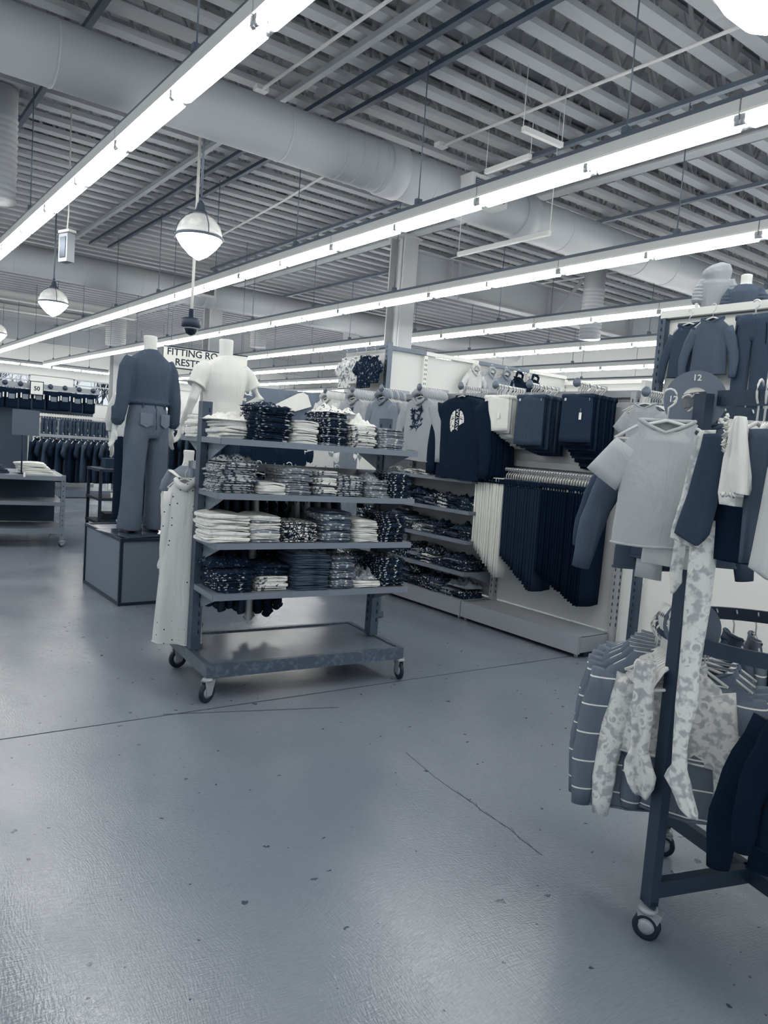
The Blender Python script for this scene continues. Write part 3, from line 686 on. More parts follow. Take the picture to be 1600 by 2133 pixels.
def sheet_mesh(rows, th=.008, A=.006, k=40, seed=0, n=28, sub=3):
    """cloth from rows (z, x_left, x_right[, y])"""
    r = random.Random(seed); ph = r.uniform(0, 6); R_ = []
    for a, b_ in zip(rows, rows[1:]):
        for q in range(sub):
            t = q / sub; R_.append([a[i] + (b_[i] - a[i]) * t for i in range(len(a))])
    R_.append(list(rows[-1])); vs = []; fs = []; z0 = rows[0][0]; H = z0 - rows[-1][0]
    for row in R_:
        z, xl, xr = row[:3]; yo = row[3] if len(row) > 3 else 0; c = (xl + xr) / 2; hw = (xr - xl) / 2; t = (z0 - z) / H
        for j in range(n):
            a = 2 * PI * j / n; x = hw * (abs(math.cos(a)) ** .7) * (1 if math.cos(a) > 0 else -1)
            vs.append((c + x, yo + th * math.sin(a) + fold(x, z, .25 + t, A, k, ph), z + .003 * math.sin(30 * x + ph)))
    m = len(R_)
    for i in range(m - 1):
        for j in range(n):
            j2 = (j + 1) % n; fs.append((i * n + j, i * n + j2, (i + 1) * n + j2, (i + 1) * n + j))
    fs.append(tuple(range(n))); fs.append(tuple((m - 1) * n + j for j in range(n)))
    return MB().add(vs, fs, True)
def series(pos0, step, n, rz, label, name, cat, body_fn, m, group, clips=False, tagon=(), hs=1.0, jit=.02, mats=None, first_label=None):
    meshes = [body_fn(s).mesh(name) for s in range(3)]
    for me in meshes: me.materials.append(m)
    for i in range(n):
        p = Vector(pos0) + Vector(step) * i
        lb = (first_label if i == 0 and first_label else '%s, %s from the front' % (label, ordn(i)))
        mm = m if not mats else mats[i % len(mats)]
        garment(name, lb, cat, meshes[i % 3], mm, tuple(p), rz + rnd.uniform(-jit, jit), group, clips=clips, tagat=(.08, -.03, -.18) if i in tagon else None, hs=hs)
arm_z = 1.955; X0 = 4.31; ST = (.0265, 0, -.001)
def ff(y): return (X0, y, arm_z)
series(ff(6.90), ST, 9, MX, 'pale hoodie on the leftmost face-out arm', 'hanging_hoodie', 'hoodie', lambda s: shirt_mesh(.36, .46, 'long', True, seed=s), C_LGREY, 'pale hoodies on the leftmost arm', first_label='front pale hoodie with dark lettering on the leftmost arm')
series(ff(6.38), ST, 9, MX, 'heather hoodie on the second face-out arm', 'hanging_hoodie', 'hoodie', lambda s: shirt_mesh(.40, .5, 'long', True, seed=s + 3), C_GREY, 'heather hoodies on the second arm', first_label='front heather hoodie with a small print on the second arm')
series(ff(5.88), ST, 9, MX, 'grey sweatshirt on the third face-out arm', 'hanging_hoodie', 'hoodie', lambda s: shirt_mesh(.38, .5, 'long', True, seed=s + 6), C_MGREY, 'grey sweatshirts on the third arm', mats=[C_MGREY, C_MGREY, C_GREY])
series(ff(5.30), ST, 10, MX, 'light grey hoodie behind the printed one', 'hanging_hoodie', 'hoodie', lambda s: shirt_mesh(.44, .58, 'long', True, seed=s + 9, sl_out=.13), C_GREY, 'light grey hoodies on the fourth arm', first_label='large light grey hoodie with a dark square print', tagon=(0,))
series(ff(4.75), ST, 11, MX, 'black sweatshirt behind the masked print one', 'hanging_hoodie', 'hoodie', lambda s: shirt_mesh(.56, .70, 'long', False, seed=s + 12, sl_out=.11, th=.026), C_NAVY, 'black sweatshirts on the fifth arm', first_label='big black sweatshirt with a white two-face print', tagon=(0,))
# prints on the front garments
def blob_print(parent, w, h, loc, m, seed, n=26, name='print'):
    r = random.Random(seed); b = MB()
    for i in range(n):
        x = r.uniform(-w / 2, w / 2); z = r.uniform(-h / 2, h / 2); a = r.uniform(0, PI); l = r.uniform(.2, .5) * min(w, h); t = l * r.uniform(.15, .4)
        T = Matrix.Translation((x, 0, z)) @ Matrix.Rotation(a, 4, 'Y')
        b.prism([(-l / 2, 0), (-l * .2, t / 2), (l / 2, t * .3), (l * .2, -t / 2)], 0, .001, T @ Matrix(((1, 0, 0, 0), (0, 0, -1, 0), (0, 1, 0, 0), (0, 0, 0, 1))))
    return obj(name, b, m, parent, loc)
m_pdark = cloth('print_dark', .14); m_pwhite = cloth('print_white', .93)
def find(lb): return next(o for o in COL.objects if o.get('label') == lb)
def body(o): return next(c for c in o.children if c.name.split('.')[0] == 'cloth_body')
h = find('front pale hoodie with dark lettering on the leftmost arm'); blob_print(body(h), .15, .07, (0, -.034, -.17), m_pdark, 1)
h = find('front heather hoodie with a small print on the second arm'); blob_print(body(h), .09, .08, (0, -.034, -.14), m_pdark, 2, 18)
h = find('large light grey hoodie with a dark square print'); blob_print(body(h), .15, .20, (0, -.034, -.20), m_pdark, 3, 70)
b = MB(); b.box((0, -.030, -.42), (.22, .008, .13)); obj('pocket', b, C_GREY, body(h)); 
h = find('big black sweatshirt with a white two-face print'); bb = body(h)
b = MB()
for sx in (-1, 1):
    arc = [(sx * (.030 + .058 * math.sin(t)), -.22 + .095 * math.cos(t) * (1.0 if t < 1.6 else 1.15)) for t in [PI * i / 12 for i in range(13)]]
    b.prism(arc if sx > 0 else arc[::-1], .0375, .0385, Matrix(((1, 0, 0, 0), (0, 0, -1, 0), (0, 1, 0, 0), (0, 0, 0, 1))))
mk = obj('print_shape', b, m_pwhite, bb)
b = MB()
for sx in (-1, 1):
    for x, z, l, t_, a_ in ((.055, -.195, .034, .008, .3), (.055, -.18, .036, .004, .2), (.045, -.255, .03, .006, -.5), (.075, -.235, .05, .004, 1.2), (.04, -.29, .03, .005, .3), (.07, -.15, .04, .004, -.6), (.06, -.27, .03, .003, .9)):
        T = Matrix.Translation((sx * x, -.0395, z)) @ Matrix.Rotation(sx * a_, 4, 'Y'); b.box((0, 0, 0), (l, .001, t_), T)
obj('print_lines', b, C_BLK, mk)
text_mesh('AVATAR', .048, .0008, m_pwhite, 'lettering', bb, (.005, -.040, -.20), (PI / 2, -PI / 2, 0))
# shorts on the three right arms, longer pieces behind
def shorts_fn(w, h, s, legs=True): return pants_mesh(w, h, .014, .005, 34, s, False, taper=1.03)
def shorts_series(y, n, mats, h0, h1, lab, group, tagon=()):
    for i in range(n):
        hh = h0 + (h1 - h0) * (i / (n - 1)); me = shorts_fn(.27, round(hh, 2), i % 4)
        garment('hanging_shorts', '%s, %s from the front' % (lab, ordn(i)), 'shorts', me, mats[i % len(mats)], (X0 + .0275 * i, y + rnd.uniform(-.006, .006), arm_z - .001 * i), MX + rnd.uniform(-.02, .02), group, clips=True, tagat=(.05, -.02, -.1) if i in tagon else None)
shorts_series(4.335, 11, [C_WHITE, C_WHITE, C_LGREY], .28, .40, 'white shorts clipped on the sixth arm', 'white shorts on the sixth arm', (0,))
shorts_series(3.98, 11, [C_SLATE, C_CHAR, C_CHAR], .38, .44, 'charcoal shorts clipped on the seventh arm', 'charcoal shorts on the seventh arm')
shorts_series(3.53, 11, [C_CHAR, C_NAVY, C_NAVY], .34, .52, 'black shorts clipped on the rightmost arm', 'black shorts on the rightmost arm', (0,))
# dark band on waist hangers is part of the shorts
# trouser rail: pleated trousers in three tones
for i in range(46):
    y = 4.565 - i * .0258
    if i < 13: m, lab, h0, h1, j, nj = C_WHITE, 'white trousers hung at the left of the low rail', .58, .80, i, 13
    elif i < 28: m, lab, h0, h1, j, nj = C_CHAR, 'charcoal trousers hung mid way along the low rail', .62, .84, i - 13, 15
    else: m, lab, h0, h1, j, nj = C_BLK, 'black trousers hung at the right of the low rail', .68, .86, i - 28, 18
    hh = h0 + (h1 - h0) * min(1, (j / (nj - 1)) * 1.15)
    me = pants_mesh(.25, round(hh, 2), .0105, .0035, 26, i % 5, False, taper=.9)
    t = garment('hanging_trousers', '%s from the left of the %s' % (ordn(j), lab), 'trousers', me, m, (4.49, y, 1.292), rnd.uniform(-.05, .05), lab.split(' hung')[0] + ' on the low rail', clips=True)
    if m is C_WHITE or m is C_CHAR:
        b = MB(); b.box((0, 0, -.02), (.26, .018, .04)); obj('waistband', b, C_BLK, t, (0, 0, -.088))

# tees piled on the gondola shelves: a dozen nearest as objects, the rest as one heap object
GM = Matrix.Translation((4.65, 3.29, 0)) @ Matrix.Rotation(PI / 2, 4, 'Z') @ Matrix.Scale(-1, 4, (0, 1, 0)) if 0 else Matrix(((0, -1, 0, 4.65), (-1, 0, 0, 3.29 + 4.0), (0, 0, 1, 0), (0, 0, 0, 1)))
heap = MB(); heap_m = []; HM = [TM['dark'], TM['darkprint'], TM['mixed'], TM['lightprint'], TM['grey'], TM['charcoal']]
def heap_stack(y, z, n, keys, w=1.0, x=4.47, hh=.014):
    zz = z + .002
    for i in range(n):
        me = TEES[rnd.randrange(7)]; T = Matrix.Translation((x + rnd.uniform(-.012, .012), y + rnd.uniform(-.012, .012), zz)) @ Matrix.Rotation(PI / 2 + rnd.uniform(-.1, .1), 4, 'Z') @ Matrix.Diagonal((w, 1.0, hh / .014, 1))
        k = keys[rnd.randrange(len(keys))]
        heap.add([v.co for v in me.vertices], [tuple(p.vertices) for p in me.polygons], True, T); heap_m.extend([k] * len(me.polygons)); zz += hh * 1.02
for zi, z in enumerate((1.17, .905, .655, .385, .152)):
    ys = [4.66 + .155 * q for q in range(15)]
    for qi, y in enumerate(ys):
        if 5.70 < y < 5.82: continue
        n = rnd.randint(3, 7) + (3 if y > 5.3 else 0) + (1 if zi == 4 else 0)
        keys = [[0, 0, 0, 1], [0, 1, 1], [0, 1, 4, 1], [1, 3, 2], [2, 1, 5], [0, 0, 5]][rnd.randrange(6)]
        if zi == 0:
            keys = [3, 3, 4, 2]; n = min(n, 4)
            if y > 5.2 and y < 6.0 or y < 5.2: n = 3
        heap_stack(y, z if zi < 4 else .152, n, keys, .88 * rnd.uniform(.9, 1.15))
me = heap.mesh('tee_piles'); 
for m in HM: me.materials.append(m)
me.polygons.foreach_set('material_index', heap_m)
hp = bpy.data.objects.new('tee_piles', me); COL.objects.link(hp); tag(hp, 'dark and printed folded tees in low piles on the gondola shelves', 'folded tees', None, 'stuff')
for i, (y, z, mm, s) in enumerate(((4.75, 1.0, 'dark', 11), (5.05, 1.0, 'darkprint', 12), (5.35, 1.02, 'dark', 13), (4.72, .76, 'dark', 14), (5.1, .76, 'dark', 15), (4.8, .50, 'dark', 16), (5.15, .50, 'darkprint', 17), (4.7, .26, 'grey', 18), (5.05, .26, 'dark', 19), (5.4, .28, 'darkprint', 20))):
    crumple('%s rumpled tee on the %s gondola shelf, %s' % (DESC[mm], ['top', 'top', 'top', 'second', 'second', 'third', 'third', 'base', 'base', 'base'][i], ['rightmost', 'second from right', 'third from right', 'rightmost', 'left of it', 'rightmost', 'left of it', 'rightmost', 'second from right', 'third from right'][i]),
            (4.48, y, z - .03 if z > .3 else z - .02), .22, .28, .06, TM[mm], s, 0)

# shirts on the wing panel, small hoodies on the long panel row
def wall_top(label, p, rz, w, h, m, sleeve='short', hood=False, cat='shirt', seed=0, name='hanging_shirt', hs=.7, **k):
    return garment(name, label, cat, shirt_mesh(w, h, sleeve, hood, .02, seed=seed, **k), m, p, rz, None, hs=hs)
wall_top('pale floral shirt at the left end of the tall wing panel', (4.70, 7.16, 2.44), MX, .26, .34, C_FLOR, seed=21)
wall_top('pale floral shirt second on the tall wing panel', (4.69, 6.95, 2.44), MX, .25, .29, C_FLOR, seed=22, sleeve='puff')
wall_top('dark floral shirt on the tall wing panel', (4.66, 6.74, 2.44), MX, .25, .34, C_FLORD, seed=23)
wall_top('dark floral shirt nearest the post on the wing panel', (4.67, 6.58, 2.43), MX, .22, .28, C_FLORD, seed=24)
for i, (x, m, lb) in enumerate(((6.0, C_LGREY, 'pale grey small hoodie, leftmost on the long white panels'), (6.26, C_GREY, 'grey small hoodie, second on the long white panels'), (6.5, C_MGREY, 'mid grey small hoodie, third on the long white panels'),
                              (6.72, C_BLK, 'black small hoodie, fourth on the long white panels'), (7.0, C_BLK, 'black small hoodie at the right of the long white panels'))):
    wall_top(lb, (x, 6.43, 2.44), 0, .24, .30, m, 'long', True, 'hoodie', 30 + i, 'hanging_hoodie')

# tops and trousers on the right-hand display
wall_top('dark slate long-sleeved top at the left of the right display', (4.60, 2.90, 2.445), MX, .24, .36, C_SLATE, 'long', seed=41, sl_out=.06)
wall_top('grey funnel-neck top overlapping the slate one', (4.54, 2.70, 2.455), MX, .25, .36, C_DGREY, 'long', False, 'top', 42, 'hanging_hoodie', sl_out=.07)
t = garment('hanging_trousers', 'slate jogger trousers with zip pockets beside the two tops', 'trousers', pants_mesh(.24, .56, .02, .006, 20, 5), C_SLATE, (4.57, 2.44, 2.455), MX, clips=True)
for s in (-1, 1):
    b = MB(); b.bar((s * .09, -.026, -.06), (s * .10, -.03, -.19), .006, .003); obj('zip_pocket', b, C_BLK, t, (0, 0, -.088))
series((4.28, 2.95, 1.885), (.026, 0, 0), 9, MX, 'grey tee on the arm of the right display', 'hanging_shirt', 'shirt', lambda s: shirt_mesh(.26, .36, 'short', seed=s + 50), C_GREY, 'grey tees on the right display arm', mats=[C_GREY, C_MGREY])

# ------------------------------------------------------------------ round two-tier rack at the right front
RC = Vector((2.33, 1.06, 0)); RR_ = .40
m_rr = mat('charcoal_enamel', .18, .45, .15)
rr = thing('round_rack', 'dark two-tier round clothing rack on casters at the right front', 'rack', (2.33, 1.06, 0))
A4 = [math.radians(d) for d in (163, 73, -17, -107)]
for z, nm in ((1.60, 'upper_ring'), (.905, 'lower_ring')):
    b = MB(); n = 64; vs = []; fs = []; rad = .345
    for i in range(n):
        a = 2 * PI * i / n
        for rr_, zz in ((rad - .006, -.021), (rad + .006, -.021), (rad + .006, .021), (rad - .006, .021)): vs.append((rr_ * math.cos(a), rr_ * math.sin(a), z + zz))
    for i in range(n):
        i2 = (i + 1) % n
        for j in range(4): j2 = (j + 1) % 4; fs.append((i * 4 + j, i * 4 + j2, i2 * 4 + j2, i2 * 4 + j))
    b.add(vs, fs); obj(nm, b, m_rr, rr)
for i, a in enumerate(A4):
    c, s = math.cos(a), math.sin(a); b = MB(); T = Matrix.Rotation(a, 4, 'Z')
    b.box((.378, 0, .86), (.03, .045, 1.5), T); b.prism([(.363, .125), (.393, .125), (.393, .11), (.375, .095)], -.0225, .0225, T @ Matrix(((1, 0, 0, 0), (0, 0, 1, 0), (0, 1, 0, 0), (0, 0, 0, 1)))); obj('post', b, m_rr, rr)
    b = MB(); b.box((.19, 0, .155), (.38, .03, .05), T); obj('base_arm', b, m_rr, rr)
    caster(rr, 'caster', .378 * c, .378 * s, .040, .098, a + [2.2, .9, 2.5, 1][i], .016, True)
def polar(deg, r, z): a = math.radians(deg); return (2.33 + r * math.cos(a), 1.06 + r * math.sin(a), z)
def divider(label, deg, z, txt, r=.345, R_=.083, rz=None, tilt=0, both=True, off=(0, 0, 0)):
    t = thing('size_divider', label, 'size divider', tuple(Vector(polar(deg, r, z)) + Vector(off)), 0 if rz is None else rz)
    b = MB(); n = 40; vs = []; fs = []
    for yy in (-.0015, .0015):
        for q in (R_, .036):
            for j in range(n): a = 2 * PI * j / n; vs.append((q * math.cos(a), yy, q * math.sin(a)))
    for j in range(n):
        j2 = (j + 1) % n
        fs += [(j, j2, n + j2, n + j), (2 * n + j2, 2 * n + j, 3 * n + j, 3 * n + j2), (j2, j, 2 * n + j, 2 * n + j2), (n + j, n + j2, 3 * n + j2, 3 * n + j)]
    b.add(vs, fs); obj('disc', b, mat('divider_grey', .42, .5), t)
    for k, (x, zz) in enumerate(((0, .062), (-.058, 0))): text_mesh(txt, .024, .0006, m_white, 'size_number', t, (x, -.003, zz), (PI / 2, 0, 0), bold=.0004)
    return t
divider('round grey size divider marked 12 on the upper ring', 163, 1.592, '12', .345, .083, -1.07, off=(-.036, .034, 0))
divider('edge-on grey size divider for small sizes on the upper ring', 205, 1.60, 'B-24M', .345, .083, -2.35)
divider('grey size divider marked 5T on the lower ring', 156, .935, '5T', .30, .08, -1.0)
FC = -1.07                                      # turned to the aisle
def rg(label, cat, deg, z, body, m, rz=None, r=.345, name='hanging_shirt', clips=False, hs=.8, group=None, off=(0, 0, 0), tagat=None):
    p = Vector(polar(deg, r, z)) + Vector(off)
    return garment(name, label, cat, body, m, tuple(p), math.radians(deg) if rz is None else rz, group, clips=clips, hs=hs, tagat=tagat)
ZU, ZL = 1.612, .918
# lower tier: fan of striped shirts, spread to the left
for i, d in enumerate((100, 108, 116, 124, 132, 140)):
    t = rg('grey pinstriped long-sleeved shirt, %s from the post in the left fan' % ordn(5 - i), 'shirt', d, ZL, shirt_mesh(.34, .50, 'long', seed=60 + i, sl_out=.05, th=.02), C_STRIPE, group='pinstriped shirts on the lower ring', tagat=(.19, -.02, -.20) if i in (3, 4) else None)
for i in range(3):
    garment('hanging_shirt', 'pinstriped shirt, %s behind the leopard top' % ordn(i), 'shirt', shirt_mesh(.30, .46, 'long', seed=70 + i, sl_out=.04), C_STRIPE, (2.09 + .055 * i, 1.17 + .02 * i - .02, .905), FC + .12 * i, 'pinstriped shirts behind the leopard top', hs=.8)
# bare clear hangers bunched on the lower ring
for i in range(12):
    d = 140 + i * 1.9; t = thing('clear_hanger', 'clear plastic hanger bunched left of the front post on the lower ring', 'hanger', polar(d, .345, ZL + .01), math.radians(d), 'clear hangers on the lower ring')
    obj('hanger_body', M_HANG, m_clear, t, (0, 0, -.085)).scale = (.6, 2, 1.6)
garment('hanging_pajamas', 'leopard print long-sleeved pajama top facing the aisle', 'pajama top', shirt_mesh(.28, .30, 'long', seed=90, sl_out=.055, th=.018, sl_len=.44), C_LEO, (2.035, 1.205, .915), FC, hs=.85)
def free(name, label, cat, rows, m, loc, rz=FC, **k):
    return tag(obj(name, sheet_mesh(rows, **k), m, None, loc, rz), label, cat)
# twisted leopard legs of the pajama set
free('pajama_trousers', 'pale leopard pajama trousers folded over left of the post', 'pajama trousers', [(0.835, -0.037, 0.019), (0.825, -0.042, 0.022), (0.752, -0.036, 0.022), (0.658, -0.033, 0.028), (0.574, -0.027, 0.024), (0.531, -0.04, 0.041), (0.504, -0.039, 0.053), (0.468, -0.026, 0.05), (0.43, 0.0, 0.036)], C_LEO, (1.915, 1.219, 0), th=.02, A=.012, k=80, seed=3)
free('pajama_trousers', 'long leopard pajama trousers hanging in front of the post', 'pajama trousers', [(1.275, -0.022, 0.04), (1.195, -0.024, 0.043), (1.074, -0.023, 0.043), (0.958, -0.02, 0.037), (0.868, -0.018, 0.033), (0.788, -0.018, 0.039), (0.684, -0.013, 0.024), (0.615, -0.01, 0.03), (0.591, -0.02, 0.037), (0.569, -0.026, 0.044), (0.544, -0.006, 0.052), (0.503, 0.016, 0.068), (0.489, 0.042, 0.069)], C_LEO, (1.819, 1.049, 0), th=.016, A=.010, k=75, seed=5)
free('pajama_trousers', 'short leopard leg between the post and the pale tee', 'pajama trousers', [(1.30, -.016, .021), (1.236, -0.016, 0.021), (1.199, -0.013, 0.019), (1.116, -0.017, 0.016), (1.09, -0.013, 0.018), (1.058, -0.009, 0.002)], C_LEO, (1.879, 1.144, 0), th=.010, A=.004, seed=6)
free('black_trousers', 'black trousers below the leopard legs at the post', 'trousers', [(.80, -.08, .06), (.6, -.08, .06), (.42, -.08, .05), (.34, -.075, .045)], C_BLK, (2.21, 1.17, 0), seed=7, th=.015)
free('black_trousers', 'black trousers peeking below the striped fan', 'trousers', [(.80, -.06, .05), (.6, -.05, .05), (.40, -.02, .07), (.36, .02, .06)], C_BLK, (2.10, 1.36, 0), seed=8, th=.015)
rg('black long-sleeved dress at the right edge, lower ring', 'dress', 222, ZL, shirt_mesh(.26, .40, 'long', seed=91, flare=1.25, sl_out=.07), C_BLK, -1.12, .40, 'hanging_dress', off=(-.098, -.085, .045))
rg('second black dress behind the right edge one', 'dress', 232, ZL, shirt_mesh(.34, .48, 'long', seed=92), C_NAVY, -.9, .34, 'hanging_dress', off=(.0, .0, -.02))
for i, d in enumerate((60, 48, 36, 24, 12, 0, -12, -24, -36, -50, -64, -78)):
    rg('dark garment on the far side of the lower ring, %s from the back post' % ordn(i), 'shirt', d, ZL, shirt_mesh(.30, .46, 'long', seed=100 + i), [C_SLATE, C_DGREY, C_STRIPE, C_CHAR][i % 4], group='garments around the far side of the lower ring')
def strip(t, x, z, rz=0, par=None):
    b = MB(); b.box((0, 0, 0), (.018, .001, .085)); o = obj('size_strip', b, m_tag, t, (x, -.026, z)); o.rotation_euler = (0, .12, 0)
    text_mesh('OLD NAVY', .0135, .0003, m_ink, 'lettering', o, (.0, -.0012, 0), (PI / 2, PI / 2, 0), bold=.0003)
for o in [q for q in COL.objects if str(q.get('group', '')) == 'pinstriped shirts on the lower ring'][2:5]: strip(o, .15, -.33)
# upper tier
rg('pale grey short-sleeved tee with a printed neck label facing the aisle', 'tee', 163, ZU, shirt_mesh(.235, .35, 'short', seed=110, th=.02, neck=.07), C_LGREY if 0 else cloth('tee_grey', .70), FC, .42, 'hanging_tee', off=(-.06, .03, 0))
for i, (d, m, sl, ln, lb) in enumerate(((118, C_DOTN, 'long', .34, 'navy dotted long-sleeved top at the left of the upper ring'), (128, C_SLATE, 'long', .38, 'slate long-sleeved top left on the upper ring'), (138, C_DGREY, 'long', .44, 'grey top fourth left on the upper ring'),
                                       (147, C_DOTN, 'short', .30, 'navy dotted shirt with a white paper strip'), (155, C_DGREY, 'short', .40, 'dark grey tee behind the pale grey tee'))):
    rg(lb, 'shirt', d, ZU, shirt_mesh(.30, ln, sl, seed=120 + i, sl_out=.09, sl_bend=.03), m, None if i < 3 else FC - .25, .36, tagat=(-.06, -.03, -.12) if i == 3 else None)
for i, (d, m, z0, h_, w_, lb) in enumerate(((137, C_WHITE, 1.26, .10, .13, 'white shorts with a small print below the navy dotted top'), (145, C_LGREY, 1.22, .16, .07, 'pale legging below the white shorts'), (160, C_WHITE, 1.24, .12, .12, 'white skirt hem left of the dark grey tee'))):
    p = Vector(polar(d, .42, 0)); free('hanging_shorts', lb, 'shorts', [(z0 + .12, -w_ / 2, w_ / 2), (z0, -w_ / 2, w_ / 2), (z0 - h_, -w_ / 2 * 1.1, w_ / 2 * 1.15)], m, (p.x - (.02 if i == 2 else 0), p.y, 0), th=.012, seed=130 + i)
strip(find('navy dotted shirt with a white paper strip'), -.06, -.27)
free('draped_cardigan', 'slate cardigan with pale lining hanging open at the upper ring', 'cardigan', [(1.489, 0.005, 0.043), (1.459, 0.002, 0.06), (1.404, -0.007, 0.061), (1.337, -0.017, 0.059), (1.268, -0.033, 0.05), (1.234, -0.039, 0.045), (1.218, -0.013, 0.035), (1.204, 0.012, 0.022)], C_SLATE, (1.772, 1.051, 0), th=.010, A=.003, seed=14)
free('lined_jacket', 'pale lined jacket edge just behind the slate cardigan', 'jacket', [(1.501, -0.004, 0.034), (1.489, -0.01, 0.033), (1.421, -0.02, 0.028), (1.322, -0.032, 0.027), (1.249, -0.046, 0.025), (1.221, -0.048, 0.028), (1.208, -0.018, 0.03), (1.199, 0.015, 0.026)], C_LEO, (1.789, 1.061, 0), th=.007, A=.003, seed=15)
t = thing('frilled_blouse', 'white blouse with a frilled neck and puffed sleeve on the upper ring', 'blouse', (1.777, .961, 0), FC)
obj('blouse_body', sheet_mesh([(1.531, -0.01, 0.018), (1.496, -0.017, 0.025), (1.426, -0.025, 0.033), (1.344, -0.028, 0.037), (1.315, -0.022, 0.03)], .022, .008, 90, 16, sub=5), C_WHITE, t)
obj('sleeve', sheet_mesh([(1.53, -0.017, -0.001), (1.516, -0.02, 0.005), (1.479, -0.022, 0.013), (1.443, -0.021, 0.02), (1.395, -0.025, 0.03), (1.363, -0.017, 0.033), (1.348, -0.011, 0.031)], .020, .010, 150, 17, sub=5), C_WHITE, t, (.012, -.045, 0))
b = MB(); b.tube([(-.026 + .004 * math.sin(2.6 * i), -.03 - .004 * math.cos(2.1 * i), 1.535 - .0035 * i) for i in range(26)], .0045, 6); obj('neck_frill', b, C_WHITE, t)
b = MB(); b.tube([(-.02 + .0022 * i, -.05 + .004 * math.sin(1.9 * i), 1.345 + .004 * math.sin(2.3 * i)) for i in range(22)], .0045, 6); obj('cuff_frill', b, C_WHITE, t)
free('navy_dress', 'navy dress hanging below the white blouse', 'dress', [(1.45, -.02, .05), (1.329, -0.02, 0.06), (1.256, -0.028, 0.08), (1.195, -0.03, 0.09), (1.172, -0.02, 0.08)], C_NAVY, (1.84, 1.012, 0), th=.02, A=.01, seed=17)
free('grey_dress', 'dark grey gathered dress right of the white blouse', 'dress', [(1.503, -0.028, 0.03), (1.441, -0.027, 0.035), (1.349, -0.022, 0.035), (1.268, -0.02, 0.03), (1.18, -0.018, 0.03)], C_DGREY, (1.784, .905, 0), th=.016, A=.010, k=90, seed=18)
free('pale_coat', 'pale grey long garment at the right edge of the upper ring', 'coat', [(1.50, .0, .06), (1.411, -0.016, 0.064), (1.323, -0.021, 0.073), (1.221, -0.028, 0.074), (1.176, -0.032, 0.077), (1.157, 0.003, 0.071)], C_LGREY, (1.764, .854, 0), th=.016, A=.008, k=60, seed=19)
for i, d in enumerate((70, 52, 34, 16, -2, -20, -38, -56, -74)):
    rg('garment on the far side of the upper ring, %s from the back post' % ordn(i), 'shirt', d, ZU, shirt_mesh(.28, .34, 'short', seed=140 + i), [C_LGREY, C_DGREY, C_WHITE, C_SLATE][i % 4], group='garments around the far side of the upper ring')
for i in range(11):
    d = 186 + i * 3.0; t = thing('clear_hanger', 'clear plastic hanger on the front of the upper ring', 'hanger', polar(d, .345, ZU + .012), math.radians(d) + (.2 if i % 2 else -.2), 'clear hangers on the upper ring')
    obj('hanger_body', M_HANG, m_clear, t, (0, 0, -.09)).scale = (.6, 1, 1.3)

# ------------------------------------------------------------------ garments on the back rail of the rolling rack
bodies = [(-.40, C_SLATE, .74), (-.34, C_SLATE, .78), (-.28, C_CHAR, .76), (-.22, C_SLATE, .80), (-.16, C_LGREY, .84), (-.10, C_FLORD, .80), (-.04, C_FLORD, .82), (.02, C_FLORD, .78), (.10, C_HEART, .55), (.17, C_HEART, .55), (.24, C_MGREY, .55), (.31, C_MGREY, .5), (.38, C_DGREY, .5)]
for i, (u, m, h) in enumerate(bodies):
    garment('hanging_dress', 'garment hung behind the rolling rack shelves, %s from the left' % ordn(i), 'dress', shirt_mesh(.34, h, 'short', seed=160 + i, flare=1.15, A=.009), m, P(RL, u, .262, 1.243), -.089 + PI / 2 - .35, 'garments on the back rail of the rolling rack', tagat=(-.1, -.03, -.12) if i == 2 else None)
g = garment('nightgown', 'long pale nightgown with tiny dots hanging on the left end of the rack', 'nightgown', shirt_mesh(.19, .93, 'long', seed=181, flare=1.45, A=.012, k=40, th=.032, sl_out=.015, neck=.05, sl_len=.5), C_POLKA, (1.605, 3.99, 1.225), -.45, hs=.55)
b = MB(); b.tube([(-.05, -.01, 0), (-.03, -.04, -.03), (.01, -.05, -.045), (.05, -.035, -.02), (.055, -.0, .01)], [.012, .02, .022, .018, .01], 10); obj('collar', b, C_POLKA, g, (0, 0, -.088))
b = MB(); b.tube([(-.01, 0, 0), (.18, .0, 0)], .006, 6); obj('side_hook', b, m_metal_l, rack, (-.74, .18, 1.225)) if 0 else None
free('grey_leggings', 'grey leggings hanging behind the dotted nightgown', 'leggings', [(1.0, -.05, .05), (.7, -.05, .05), (.45, -.05, .04), (.33, -.03, .03)], C_DGREY, (1.76, 4.12, 0), -.4, th=.02, seed=20)

